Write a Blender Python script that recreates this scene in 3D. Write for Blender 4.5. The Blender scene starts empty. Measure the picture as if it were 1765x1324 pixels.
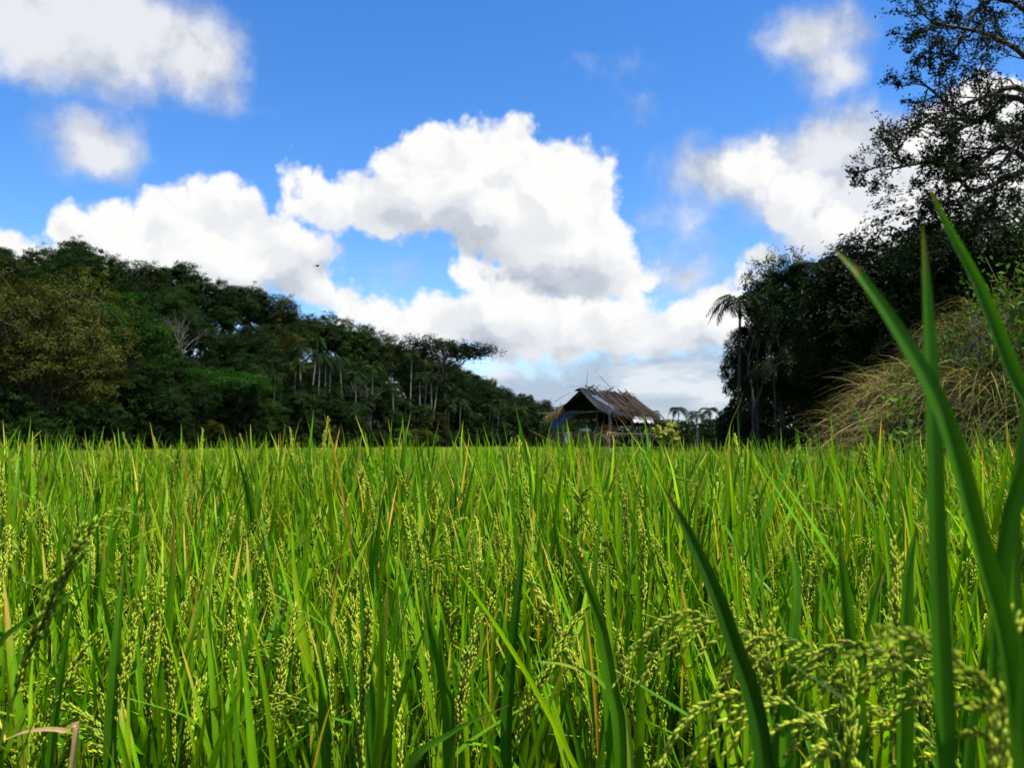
import bpy, math, random
import numpy as np
from mathutils import Matrix, Vector

scene = bpy.context.scene
COL = scene.collection
R = math.radians

# ---------------------------------------------------------------- camera
FPX = 1469.0                       # focal length in photo pixels (photo 1765 x 1324)
PITCH = math.atan((765 - 662) / FPX)
CAM = np.array([0.0, 0.0, 1.15])
cam_data = bpy.data.cameras.new('camera')
cam_data.sensor_width = 36.0
cam_data.lens = 36.0 * FPX / 1765.0
cam_data.clip_start = 0.02
cam_data.clip_end = 20000
cam_data.dof.use_dof = True
cam_data.dof.focus_distance = 1.7
cam_data.dof.aperture_fstop = 11.5
cam = bpy.data.objects.new('camera', cam_data)
cam.location = CAM
cam.rotation_euler = (R(90) + PITCH, 0, 0)
COL.objects.link(cam)
scene.camera = cam


def ray(px, py):
    x, y, z = (px - 882.5) / FPX, 1.0, (662 - py) / FPX
    c, s = math.cos(PITCH), math.sin(PITCH)
    return np.array([x, y * c - z * s, y * s + z * c])


def at(px, py, depth):
    """Point that lies `depth` metres ahead (world Y) along a line of sight."""
    d = ray(px, py)
    return CAM + d * (depth / d[1])


def azel(px, py):
    d = ray(px, py)
    d = d / np.linalg.norm(d)
    return math.atan2(d[0], d[1]), math.asin(d[2])


# ---------------------------------------------------------------- sun, sky
SUN_AZ, SUN_EL = R(112), R(64)      # azimuth clockwise from the view direction (+Y)
sun_data = bpy.data.lights.new('sun', 'SUN')
sun_data.energy = 5.0
sun_data.angle = R(0.5)
sun_data.color = (1.0, 0.95, 0.86)
sun = bpy.data.objects.new('sun', sun_data)
to_sun = Vector((math.sin(SUN_AZ) * math.cos(SUN_EL), math.cos(SUN_AZ) * math.cos(SUN_EL), math.sin(SUN_EL)))
sun.rotation_euler = to_sun.to_track_quat('Z', 'Y').to_euler()
COL.objects.link(sun)

vs = scene.view_settings
vs.view_transform = 'Standard'
vs.look = 'None'
vs.exposure = 1.05
vs.gamma = 1.0
vs.use_curve_mapping = False

UNIT = 0.068                        # radians per sky unit (about 100 photo pixels)
SKY_STRENGTH = 0.05

# cumulus: px, py, rx, ry, weight  (crisp heads)
CUMULUS = [
    (880, 232, 46, 36, 1), (765, 262, 80, 52, 1), (850, 292, 115, 85, 1), (700, 300, 68, 55, 1), (960, 312, 95, 72, 1),
    (1018, 345, 52, 85, 1), (900, 380, 150, 75, 1), (1005, 430, 95, 78, 1), (590, 355, 100, 45, 1), (497, 325, 18, 44, 1), (535, 335, 30, 40, 1),
    (700, 372, 120, 42, 1), (770, 340, 110, 60, 1), (640, 345, 60, 40, 1), (960, 400, 110, 80, 1), (1060, 478, 72, 42, 1), (965, 470, 105, 42, 1),
    (378, 358, 72, 50, 1), (298, 378, 72, 52, 1), (215, 408, 80, 52, 1), (130, 392, 50, 42, .8), (400, 430, 110, 75, 1),
    (500, 440, 80, 62, 1), (545, 480, 40, 55, 1), (300, 470, 180, 75, 1), (30, 425, 50, 28, 1), (60, 470, 90, 50, 1),
    (815, 470, 40, 36, 1), (868, 520, 90, 58, 1), (880, 490, 70, 40, 1), (1000, 530, 90, 40, 1), (760, 548, 85, 48, 1), (640, 540, 62, 38, 1), (602, 512, 26, 17, 1),
    (690, 580, 120, 45, 1), (900, 575, 150, 48, 1), (1060, 552, 105, 46, 1), (1192, 552, 72, 52, 1), (1262, 530, 60, 45, 1), (1085, 480, 30, 25, 1),
    (1130, 580, 150, 38, 1), (1000, 585, 200, 38, 1), (1285, 482, 34, 20, 1), (1350, 560, 120, 60, 1),
    (1305, 285, 60, 40, .8), (1372, 345, 66, 50, .8), (1425, 395, 60, 38, .8), (1330, 445, 60, 18, 1),
    (1700, 300, 150, 140, 1), (1640, 420, 150, 80, 1),
]
# soft fair-weather cloud and wisps
SOFT = [
    (130, 40, 260, 105, 1), (330, 95, 110, 75, 1), (235, 138, 160, 45, .9), (432, 186, 40, 18, .7), (395, 150, 50, 40, .8),
    (156, 250, 98, 70, .95), (1408, 60, 92, 62, .95), (1440, 118, 62, 60, .85), (1330, 48, 46, 30, .7),
    (1085, 122, 42, 20, .55), (1108, 182, 36, 20, .5), (1180, 300, 70, 70, .4), (1192, 390, 60, 50, .6), (1120, 388, 50, 36, .45),
    (702, 468, 44, 30, .5), (640, 470, 40, 24, .35), (995, 108, 20, 14, .4), (1440, 255, 130, 80, 1), (1505, 320, 95, 95, 1), (1460, 400, 110, 70, 1), (1310, 300, 120, 75, 1), (1385, 350, 120, 85, 1), (1235, 290, 85, 55, 1), (1180, 470, 90, 60, .6),
]
# pale low bank under the cumulus
BANK = [(1060, 690, 420, 90, 1), (600, 700, 400, 90, 1), (1400, 680, 300, 110, 1), (200, 700, 500, 120, 1), (1900, 650, 400, 150, 1), (-500, 650, 500, 140, 1)]


def build_world():
    w = bpy.data.worlds.new('World')
    scene.world = w
    w.use_nodes = True
    nt = w.node_tree
    N, L = nt.nodes, nt.links
    N.clear()

    def math_node(op, a, b=None, c=None, tree=nt, clamp=False):
        n = tree.nodes.new('ShaderNodeMath')
        n.operation = op
        n.use_clamp = clamp
        for i, v in enumerate((a, b, c)):
            if v is None:
                continue
            if isinstance(v, (int, float)):
                n.inputs[i].default_value = v
            else:
                tree.links.new(v, n.inputs[i])
        return n.outputs[0]

    def vmath(op, a, b=None, tree=nt, out=0):
        n = tree.nodes.new('ShaderNodeVectorMath')
        n.operation = op
        for i, v in enumerate((a, b)):
            if v is None:
                continue
            if isinstance(v, (tuple, list)):
                n.inputs[i].default_value = v
            elif isinstance(v, (int, float)):
                n.inputs['Scale'].default_value = v
            else:
                tree.links.new(v, n.inputs[i])
        return n.outputs[out]

    def smoothstep(v, lo, hi, tree=nt, a=0.0, b=1.0):
        n = tree.nodes.new('ShaderNodeMapRange')
        n.interpolation_type = 'SMOOTHSTEP'
        tree.links.new(v, n.inputs[0])
        for i, x in enumerate((lo, hi, a, b)):
            n.inputs[i + 1].default_value = x
        return n.outputs[0]

    def noise(vec, scale, detail, rough, tree=nt, lac=2.0, dim='2D'):
        n = tree.nodes.new('ShaderNodeTexNoise')
        n.noise_dimensions = dim
        n.inputs['Scale'].default_value = scale
        n.inputs['Detail'].default_value = detail
        n.inputs['Roughness'].default_value = rough
        n.inputs['Lacunarity'].default_value = lac
        tree.links.new(vec, n.inputs['Vector'])
        return n

    def field_group(name, blobs, k, amp_big, amp_small, puff, bias=0.0):
        """Vector in sky units -> how deep inside the cloud a direction lies."""
        g = bpy.data.node_groups.new(name, 'ShaderNodeTree')
        g.interface.new_socket('Vector', in_out='INPUT', socket_type='NodeSocketVector')
        g.interface.new_socket('Field', in_out='OUTPUT', socket_type='NodeSocketFloat')
        gi, go = g.nodes.new('NodeGroupInput'), g.nodes.new('NodeGroupOutput')
        p = gi.outputs[0]
        wn = noise(p, 0.75, 3, 0.55, g)
        wv = vmath('SUBTRACT', wn.outputs['Color'], (.5, .5, .5), g)
        wv = vmath('MULTIPLY', wv, (amp_big, amp_big * .8, 0), g)
        q = vmath('ADD', p, wv, g)
        acc = None
        if not amp_small:
            q = p
        for (px, py, rx, ry, wt) in blobs:
            a, e = azel(px, py)
            s = g.nodes.new('ShaderNodeVectorMath')
            s.operation = 'MULTIPLY_ADD'
            g.links.new(q, s.inputs[0])
            s.inputs[1].default_value = (100 / rx, 100 / ry, 0)
            s.inputs[2].default_value = (-a / UNIT * 100 / rx, -e / UNIT * 100 / ry, 0)
            s = vmath('LENGTH', s.outputs[0], None, g, out=1)
            m = min(rx, ry) / 100 * wt
            v = math_node('MULTIPLY_ADD', s, -m, m, g)
            acc = v if acc is None else math_node('SMOOTH_MAX', acc, v, k, g)
        if not amp_small:
            g.links.new(acc, go.inputs[0])
            return g
        fn = noise(p, 2.4, 5, 0.58, g)
        f = math_node('SUBTRACT', fn.outputs[0], 0.5, tree=g)
        acc = math_node('MULTIPLY_ADD', f, amp_small, acc, g)
        if puff:
            vo = g.nodes.new('ShaderNodeTexVoronoi')
            vo.feature = 'F1'
            vo.voronoi_dimensions = '2D'
            vo.inputs['Scale'].default_value = 1.7
            vo.inputs['Detail'].default_value = 2.0
            vo.inputs['Roughness'].default_value = 0.5
            vo.inputs['Lacunarity'].default_value = 2.3
            g.links.new(q, vo.inputs['Vector'])
            f = math_node('SUBTRACT', 0.55 + bias / max(puff, .01), vo.outputs['Distance'], tree=g)
            acc = math_node('MULTIPLY_ADD', f, puff, acc, g)
        g.links.new(acc, go.inputs[0])
        return g

    tc = N.new('ShaderNodeTexCoord')
    d = tc.outputs['Generated']
    sep = N.new('ShaderNodeSeparateXYZ')
    L.new(d, sep.inputs[0])
    az = math_node('ARCTAN2', sep.outputs[0], sep.outputs[1])
    el = math_node('ARCSINE', sep.outputs[2])
    comb = N.new('ShaderNodeCombineXYZ')
    L.new(math_node('MULTIPLY', az, 1 / UNIT), comb.inputs[0])
    L.new(math_node('MULTIPLY', el, 1 / UNIT), comb.inputs[1])
    p = comb.outputs[0]

    def use(group, vec):
        n = N.new('ShaderNodeGroup')
        n.node_tree = group
        L.new(vec, n.inputs[0])
        return n.outputs[0]

    sky = N.new('ShaderNodeTexSky')
    sky.sky_type = 'NISHITA'
    sky.sun_disc = False
    sky.sun_elevation = SUN_EL
    sky.sun_rotation = SUN_AZ
    sky.altitude = 400
    sky.air_density = 1.0
    sky.dust_density = 0.3
    sky.ozone_density = 3.0
    hsv = N.new('ShaderNodeHueSaturation')
    hsv.inputs['Hue'].default_value = 0.508
    hsv.inputs['Saturation'].default_value = 1.32
    hsv.inputs['Value'].default_value = 2.15
    L.new(sky.outputs[0], hsv.inputs['Color'])
    cur = hsv.outputs[0]

    def over(base, rgb, fac):
        m = N.new('ShaderNodeMix')
        m.data_type = 'RGBA'
        m.clamp_factor = True
        L.new(fac, m.inputs[0])
        L.new(base, m.inputs[6])
        L.new(rgb, m.inputs[7])
        return m.outputs[2]

    def ramp(fac, stops):
        r = N.new('ShaderNodeValToRGB')
        r.color_ramp.interpolation = 'EASE'
        while len(r.color_ramp.elements) < len(stops):
            r.color_ramp.elements.new(0.5)
        for e, (pos, c) in zip(r.color_ramp.elements, stops):
            e.position = pos
            e.color = (*c, 1)
        L.new(fac, r.inputs[0])
        return vmath('SCALE', r.outputs[0], 9.6)

    # cloud all round the rest of the sky, outside the directions modelled one by one
    fb = noise(vmath('MULTIPLY', d, (1, 1, 1.7)), 2.2, 6, 0.58, dim='3D')
    away = math_node('MAXIMUM', smoothstep(math_node('ABSOLUTE', az), 0.72, 0.95), smoothstep(el, 0.50, 0.70))
    gen = math_node('MULTIPLY', smoothstep(fb.outputs[0], 0.50, 0.62), away)
    gen = math_node('MULTIPLY', gen, smoothstep(el, -0.02, 0.05))
    gshade = smoothstep(noise(d, 5.0, 3, .6, dim='3D').outputs[0], 0.3, 0.7)
    cur = over(cur, ramp(gshade, [(0, (.55, .60, .68)), (1, (.93, .94, .96))]), gen)

    # low bank
    gb = field_group('sky_bank', BANK, 0.3, 0.9, 0.5, 0)
    fbk = use(gb, p)
    bn = smoothstep(noise(vmath('MULTIPLY', p, (0.35, 1.1, 1)), 1.6, 6, .55).outputs[0], 0.35, 0.68)
    cur = over(cur, ramp(bn, [(0, (.44, .53, .66)), (.5, (.60, .67, .76)), (1, (.80, .83, .88))]), smoothstep(fbk, -0.05, 0.45, b=0.93))

    # soft clouds
    gs = field_group('sky_soft', SOFT, 0.25, 0.8, 0.34, 0)
    fs = use(gs, p)
    sn = noise(vmath('ADD', p, (0.2, 0.5, 0)), 1.1, 4, .55)
    sh = math_node('MULTIPLY_ADD', sn.outputs[0], 0.9, math_node('MULTIPLY', math_node('MINIMUM', fs, 0.8), 0.55))
    sh = smoothstep(sh, 0.38, 0.86)
    cur = over(cur, ramp(sh, [(0, (.50, .55, .64)), (.5, (.68, .71, .77)), (1, (.86, .87, .90))]), smoothstep(fs, -0.05, 0.48, b=0.96))

    # cumulus: the low row first, then the big heads in front of it
    wn = noise(p, 0.9, 4, 0.6)
    wp = vmath('ADD', p, vmath('MULTIPLY', vmath('SUBTRACT', wn.outputs['Color'], (.5, .5, .5)), (0.7, 0.7, 0)))
    n1 = noise(wp, 1.3, 3, 0.5)
    n2 = noise(vmath('ADD', wp, (0.14, 0.32, 0)), 1.3, 3, 0.5)
    relief = smoothstep(math_node('SUBTRACT', n1.outputs[0], n2.outputs[0]), -0.34, 0.22)
    for nm, blobs in (('row', CUMULUS[27:]), ('heads', CUMULUS[:27])):
        f1 = use(field_group('sky_cumulus_' + nm, blobs, 0.12, 0.30, 0.13, 0.24, 0.09), p)
        gm = field_group('sky_mass_' + nm, [b for b in blobs if b[2] > 55], 0.25, 0, 0, 0)
        above = use(gm, vmath('ADD', wp, (0.2, 0.75, 0)))
        below = use(gm, vmath('ADD', wp, (-0.1, -0.42, 0)))
        dark = math_node('MULTIPLY', smoothstep(above, -0.25, 0.55), smoothstep(below, -0.20, 0.55, a=1.0, b=0.0))
        s = math_node('MULTIPLY_ADD', dark, -0.64, math_node('MULTIPLY_ADD', relief, 0.30, 0.70))
        cur = over(cur, ramp(s, [(0, (.40, .46, .56)), (.3, (.58, .63, .71)), (.62, (.82, .845, .88)), (.95, (1., 1., .99))]),
                   smoothstep(f1, -0.01, 0.18))
    bg = N.new('ShaderNodeBackground')
    bg.inputs['Strength'].default_value = SKY_STRENGTH
    L.new(cur, bg.inputs['Color'])
    out = N.new('ShaderNodeOutputWorld')
    L.new(bg.outputs[0], out.inputs['Surface'])
    w.cycles.sampling_method = 'MANUAL'
    w.cycles.sample_map_resolution = 512


build_world()

cy = scene.cycles
cy.use_denoising = True
cy.denoiser = 'OPENIMAGEDENOISE'
cy.use_adaptive_sampling = True
cy.adaptive_threshold = 0.015
cy.adaptive_min_samples = 10
cy.max_bounces = 4
cy.diffuse_bounces = 2
cy.glossy_bounces = 2
cy.transmission_bounces = 3
cy.transparent_max_bounces = 4
cy.caustics_reflective = False
cy.caustics_refractive = False
cy.sample_clamp_indirect = 4.0

# ================================================================ helpers
rng = np.random.default_rng(7)
random.seed(7)


def unit(v):
    v = np.asarray(v, float)
    return v / np.maximum(np.linalg.norm(v, axis=-1, keepdims=True), 1e-9)


class MB:
    """Collects geometry with one colour per vertex; build() links ONE mesh object."""

    def __init__(self):
        self.V, self.F, self.T, self.n = [], [], [], 0

    def add(self, V, F, tint=(1, 1, 1)):
        V = np.asarray(V, float)
        t = np.asarray(tint, float)
        if t.ndim == 1:
            t = np.tile(t, (len(V), 1))
        if t.shape[1] == 3:
            t = np.hstack([t, np.full((len(t), 1), .25)])
        self.V.append(V)
        self.T.append(t)
        self.F.extend((np.asarray(F) + self.n).tolist())
        self.n += len(V)
        return self

    def join(self, other, M=None):
        V, T = np.vstack(other.V), np.vstack(other.T)
        if M is not None:
            V = V @ M[:3, :3].T + M[:3, 3]
        self.V.append(V)
        self.T.append(T)
        self.F.extend([tuple(i + self.n for i in f) for f in other.F])
        self.n += len(V)

    def mesh(self, name, mat, smooth=True):
        me = bpy.data.meshes.new(name)
        V = np.vstack(self.V)
        me.from_pydata(V.tolist(), [], self.F)
        a = me.attributes.new('tint', 'FLOAT_COLOR', 'POINT')
        c = np.vstack(self.T).astype(np.float32)
        a.data.foreach_set('color', c.ravel())
        if smooth:
            me.polygons.foreach_set('use_smooth', np.ones(len(me.polygons), bool))
        me.materials.append(mat)
        me.update()
        return me

    def build(self, name, mat, parent=None, smooth=True):
        return link(name, self.mesh(name, mat, smooth), parent)


def link(name, me, parent=None):
    o = bpy.data.objects.new(name, me)
    COL.objects.link(o)
    if parent is not None:
        o.parent = parent
    return o


def empty(name, loc, rz=0.0, scale=1.0):
    o = bpy.data.objects.new(name, None)
    o.empty_display_size = 0.1
    o.location = loc
    o.rotation_euler = (0, 0, rz)
    o.scale = (scale,) * 3 if np.isscalar(scale) else scale
    COL.objects.link(o)
    return o


def tag(o, label=None, cat=None, group=None, kind=None):
    for k, v in (('label', label), ('category', cat), ('group', group), ('kind', kind)):
        if v:
            o[k] = v
    return o


def copy_tree(root, loc, rz=0.0, scale=1.0, color=None):
    """A copy of a thing with copies of its parts and sub-parts (mesh data shared)."""
    def cp(o, parent):
        c = o.copy()
        COL.objects.link(c)
        c.parent = parent
        if color is not None and o.name.split('.')[0] in ('crown',):
            c.color = color
        for ch in o.children:
            cp(ch, c)
        return c
    r = cp(root, None)
    r.location = loc
    r.rotation_euler = (0, 0, rz)
    r.scale = (scale,) * 3 if np.isscalar(scale) else scale
    return r


def tube(path, radii, sides=6, closed_end=True):
    path = np.asarray(path, float)
    n = len(path)
    radii = np.broadcast_to(np.asarray(radii, float), (n,))
    tan = unit(np.gradient(path, axis=0))
    ref = np.array([0.0, 0.0, 1.0]) if abs(tan[0, 2]) < 0.9 else np.array([1.0, 0.0, 0.0])
    V = []
    a = unit(np.cross(tan[0], ref))
    ang = np.linspace(0, 2 * np.pi, sides, endpoint=False)
    for i in range(n):
        a = unit(a - tan[i] * np.dot(a, tan[i]))
        b = np.cross(tan[i], a)
        V.append(path[i] + radii[i] * (np.cos(ang)[:, None] * a + np.sin(ang)[:, None] * b))
    V = np.vstack(V)
    F = []
    for i in range(n - 1):
        for j in range(sides):
            k = (j + 1) % sides
            F.append((i * sides + j, i * sides + k, (i + 1) * sides + k, (i + 1) * sides + j))
    return V, F


def bez(pts, n):
    """Catmull-Rom through the points, n samples."""
    P = np.asarray(pts, float)
    P = np.vstack([2 * P[0] - P[1], P, 2 * P[-1] - P[-2]])
    m = len(P) - 3
    out = []
    for t in np.linspace(0, m - 1e-6, n):
        i = int(t)
        u = t - i
        a, b, c, d = P[i:i + 4]
        out.append(0.5 * (2 * b + (c - a) * u + (2 * a - 5 * b + 4 * c - d) * u * u + (3 * b - a - 3 * c + d) * u ** 3))
    return np.array(out)


def box(mb, c, s, rot=None, tint=(1, 1, 1)):
    h = np.asarray(s, float) / 2
    V = np.array([[x, y, z] for x in (-1, 1) for y in (-1, 1) for z in (-1, 1)]) * h
    if rot is not None:
        V = V @ np.asarray(rot).T
    mb.add(V + np.asarray(c), [(0, 1, 3, 2), (4, 6, 7, 5), (0, 4, 5, 1), (2, 3, 7, 6), (0, 2, 6, 4), (1, 5, 7, 3)], tint)


# ---------------------------------------------------------------- materials
def new_mat(name):
    m = bpy.data.materials.new(name)
    m.use_nodes = True
    nt = m.node_tree
    nt.nodes.clear()
    return m, nt


def nd(nt, kind, **kw):
    n = nt.nodes.new(kind)
    for k, v in kw.items():
        if k in n.inputs:
            n.inputs[k].default_value = v
        else:
            setattr(n, k, v)
    return n


def mixc(nt, a, b, fac, blend='MIX'):
    m = nt.nodes.new('ShaderNodeMix')
    m.data_type = 'RGBA'
    m.blend_type = blend
    for sock, v in ((0, fac), (6, a), (7, b)):
        if isinstance(v, (float, int)):
            m.inputs[sock].default_value = v
        elif isinstance(v, tuple):
            m.inputs[sock].default_value = (*v[:3], 1)
        else:
            nt.links.new(v, m.inputs[sock])
    return m.outputs[2]


def leaf_material(name, base, trans, tfac=0.35, rough=0.5, spec=0.3, use_obj=True, noise_scale=0.0, noise_amt=0.3, veins=0.0):
    """base x vertex tint x object colour; the translucent lobe takes trans the same way."""
    m, nt = new_mat(name)
    L = nt.links
    at_ = nd(nt, 'ShaderNodeAttribute', attribute_name='tint')
    tint = at_.outputs['Color']
    if use_obj:
        oi = nd(nt, 'ShaderNodeObjectInfo')
        tint = mixc(nt, tint, oi.outputs['Color'], 1.0, 'MULTIPLY')
        # each plant a little lighter or darker than its neighbour
        mr = nd(nt, 'ShaderNodeMapRange')
        mr.inputs[3].default_value, mr.inputs[4].default_value = 0.82, 1.18
        L.new(oi.outputs['Random'], mr.inputs[0])
        tint = mixc(nt, tint, mr.outputs[0], 1.0, 'MULTIPLY')
    if noise_scale:
        tc = nd(nt, 'ShaderNodeTexCoord')
        nz = nd(nt, 'ShaderNodeTexNoise', Scale=noise_scale, Detail=3.0)
        L.new(tc.outputs['Object'], nz.inputs['Vector'])
        mr = nd(nt, 'ShaderNodeMapRange')
        mr.inputs[1].default_value, mr.inputs[2].default_value = 0.3, 0.7
        mr.inputs[3].default_value, mr.inputs[4].default_value = 1 - noise_amt, 1 + noise_amt
        L.new(nz.outputs[0], mr.inputs[0])
        tint = mixc(nt, tint, mr.outputs[0], 1.0, 'MULTIPLY')
    if veins:
        # parallel veins along the blade, and brown flecks
        w1 = nd(nt, 'ShaderNodeMath', operation='MULTIPLY')
        L.new(at_.outputs['Alpha'], w1.inputs[0])
        w1.inputs[1].default_value = 6.2832 * 6.5
        w2 = nd(nt, 'ShaderNodeMath', operation='SINE')
        L.new(w1.outputs[0], w2.inputs[0])
        w3 = nd(nt, 'ShaderNodeMath', operation='MULTIPLY_ADD')
        L.new(w2.outputs[0], w3.inputs[0])
        w3.inputs[1].default_value, w3.inputs[2].default_value = veins, 1.0
        tint = mixc(nt, tint, w3.outputs[0], 1.0, 'MULTIPLY')
        sp = nd(nt, 'ShaderNodeTexNoise', Scale=55.0, Detail=2.0)
        mp_ = nd(nt, 'ShaderNodeMapping')
        mp_.inputs['Scale'].default_value = (1.6, 1.6, .5)
        L.new(tc.outputs['Object'], mp_.inputs[0])
        L.new(mp_.outputs[0], sp.inputs['Vector'])
        mr2 = nd(nt, 'ShaderNodeMapRange')
        mr2.inputs[1].default_value, mr2.inputs[2].default_value = .69, .76
        L.new(sp.outputs[0], mr2.inputs[0])
        tint = mixc(nt, tint, (.22, .15, .03), mr2.outputs[0])
    bc = mixc(nt, tint, base, 1.0, 'MULTIPLY')
    tcol = mixc(nt, tint, trans, 1.0, 'MULTIPLY')
    p = nd(nt, 'ShaderNodeBsdfPrincipled', Roughness=rough)
    p.inputs['Specular IOR Level'].default_value = spec
    L.new(bc, p.inputs['Base Color'])
    t = nd(nt, 'ShaderNodeBsdfTranslucent')
    L.new(tcol, t.inputs['Color'])
    mx = nd(nt, 'ShaderNodeMixShader')
    mx.inputs[0].default_value = tfac
    L.new(p.outputs[0], mx.inputs[1])
    L.new(t.outputs[0], mx.inputs[2])
    o = nd(nt, 'ShaderNodeOutputMaterial')
    L.new(mx.outputs[0], o.inputs['Surface'])
    return m


def solid_material(name, c1, c2, scale=8.0, rough=0.85, spec=0.2, stretch=(1, 1, 1), bump=0.0, bump_dist=0.01, use_tint=True, detail=5.0):
    m, nt = new_mat(name)
    L = nt.links
    tc = nd(nt, 'ShaderNodeTexCoord')
    mp = nd(nt, 'ShaderNodeMapping')
    mp.inputs['Scale'].default_value = stretch
    L.new(tc.outputs['Object'], mp.inputs[0])
    nz = nd(nt, 'ShaderNodeTexNoise', Scale=scale, Detail=detail, Roughness=0.6)
    L.new(mp.outputs[0], nz.inputs['Vector'])
    mr = nd(nt, 'ShaderNodeMapRange')
    mr.inputs[1].default_value, mr.inputs[2].default_value = 0.32, 0.68
    L.new(nz.outputs[0], mr.inputs[0])
    c = mixc(nt, c1, c2, mr.outputs[0])
    if use_tint:
        at_ = nd(nt, 'ShaderNodeAttribute', attribute_name='tint')
        c = mixc(nt, c, at_.outputs['Color'], 1.0, 'MULTIPLY')
    p = nd(nt, 'ShaderNodeBsdfPrincipled', Roughness=rough)
    p.inputs['Specular IOR Level'].default_value = spec
    L.new(c, p.inputs['Base Color'])
    if bump:
        b = nd(nt, 'ShaderNodeBump', Strength=bump, Distance=bump_dist)
        L.new(nz.outputs[0], b.inputs['Height'])
        L.new(b.outputs[0], p.inputs['Normal'])
    o = nd(nt, 'ShaderNodeOutputMaterial')
    L.new(p.outputs[0], o.inputs['Surface'])
    return m


M_RICE = leaf_material('rice_leaf', (1, 1, 1), (1.75, 1.7, 0.5), 0.36, 0.42, 0.12, noise_scale=9.0, noise_amt=0.25, veins=.2)
M_GRAIN = leaf_material('rice_grain', (1, 1, 1), (1.3, 1.2, .5), 0.30, 0.55, 0.08, noise_scale=160.0, noise_amt=0.25)
M_LEAF = leaf_material('tree_leaf', (1, 1, 1), (1.3, 1.5, 0.6), 0.25, 0.6, 0.06)
M_FROND = leaf_material('palm_leaf', (1, 1, 1), (1.3, 1.5, 0.6), 0.25, 0.55, 0.06)
M_BARK = solid_material('bark', (.022, .018, .013), (.065, .055, .042), 3.0, stretch=(4, 4, 1), bump=.4, bump_dist=.03)
M_PALE = solid_material('pale_bark', (.12, .11, .09), (.30, .285, .25), 2.0, stretch=(4, 4, 1.5), bump=.3, bump_dist=.02)
M_GREYBARK = solid_material('grey_bark', (.05, .045, .038), (.14, .13, .115), 2.0, stretch=(4, 4, 1.5), bump=.3, bump_dist=.02)
M_SOIL = solid_material('soil', (.028, .02, .012), (.075, .052, .03), 3.0, rough=1.0, bump=.6, bump_dist=.05, use_tint=False)
M_HILL = solid_material('hill_soil', (.012, .016, .006), (.03, .03, .014), 0.4, rough=1.0, use_tint=False)
M_STRAW = leaf_material('straw', (1, 1, 1), (1.1, 1.0, .8), 0.25, 0.6, 0.2, noise_scale=2.5, noise_amt=0.3)

# ================================================================ setting: ground and hill
mb = MB()
gx = np.concatenate([[-4000, -600, -200], np.linspace(-60, 60, 25), [200, 600, 4000]])
gy = np.concatenate([[-4000, -300, -40], np.linspace(-10, 60, 36), [90, 150, 300, 900, 4000]])
X, Y = np.meshgrid(gx, gy)
Z = np.where((np.abs(X) < 61) & (np.abs(Y) < 61), rng.normal(0, .012, X.shape), 0)
idx = np.arange(X.size).reshape(X.shape)
mb.add(np.stack([X, Y, Z], -1).reshape(-1, 3), np.stack([idx[:-1, :-1], idx[:-1, 1:], idx[1:, 1:], idx[1:, :-1]], -1).reshape(-1, 4))
ground = tag(mb.build('ground', M_SOIL), 'dark wet soil of the rice field under the crop', kind='structure')

# hillside under the wood: px of the treeline -> depth of its edge, terrain height at the ridge
HP = [-500, -250, 0, 130, 250, 400, 500, 650, 770, 850, 950, 1050, 1150]
HD = [46, 52, 62, 68, 76, 90, 100, 116, 128, 136, 146, 152, 156]
HH = [17, 17, 16.5, 17.5, 15.5, 14, 13, 11, 9, 6.5, 3, 1.0, 0.0]
RUN = 48.0


def edge_depth(px):
    return np.interp(px, HP, HD)


def hill_z(px, s):
    t = np.clip(s / RUN, 0, 1.4)
    h = np.interp(px, HP, HH)
    return h * np.where(t < 1, t * t * (3 - 2 * t) * .35 + .65 * np.minimum(t, 1), 1 - 0.3 * (t - 1))


def hill_point(px, s):
    d = edge_depth(px) + s
    x = (px - 882.5) / FPX * d
    return np.array([x, d, float(hill_z(px, s))])


mb = MB()
pxs = np.linspace(-500, 1150, 50)
ss = np.linspace(-2, 75, 30)
V = np.array([hill_point(p_, s_) + np.array([0, 0, -0.12 if s_ < 0 else rng.normal(0, .15)]) for s_ in ss for p_ in pxs])
idx = np.arange(len(V)).reshape(len(ss), len(pxs))
mb.add(V, np.stack([idx[:-1, :-1], idx[:-1, 1:], idx[1:, 1:], idx[1:, :-1]], -1).reshape(-1, 4))
tag(mb.build('hillside', M_HILL), 'wooded hillside rising behind the rice field', kind='structure')


# ================================================================ trees
def leaf_cards(c, nrm, size, aspect, tint, rg, fold=0.25):
    """Diamond leaves with a fold along the midrib; c, nrm (N,3), size (N,), tint (N,3)."""
    n = len(c)
    a = unit(np.cross(nrm, unit(rg.normal(size=(n, 3)))))
    b = np.cross(nrm, a)
    s = size[:, None]
    V = np.stack([c - a * s * .5, c + b * s * aspect * .5 + nrm * s * aspect * fold, c + a * s * .5, c - b * s * aspect * .5 + nrm * s * aspect * fold], 1).reshape(-1, 3)
    F = np.arange(n * 4).reshape(-1, 4)
    return V, F, np.repeat(tint, 4, axis=0)


def limb(p0, p1, rg, wob=.12, n=5):
    p0, p1 = np.asarray(p0, float), np.asarray(p1, float)
    L = np.linalg.norm(p1 - p0)
    pts = [p0 + (p1 - p0) * t for t in np.linspace(0, 1, 4)]
    for i in (1, 2):
        pts[i] = pts[i] + rg.normal(0, wob * L * .5, 3) + np.array([0, 0, .06 * L])
    return bez(pts, n)


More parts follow.
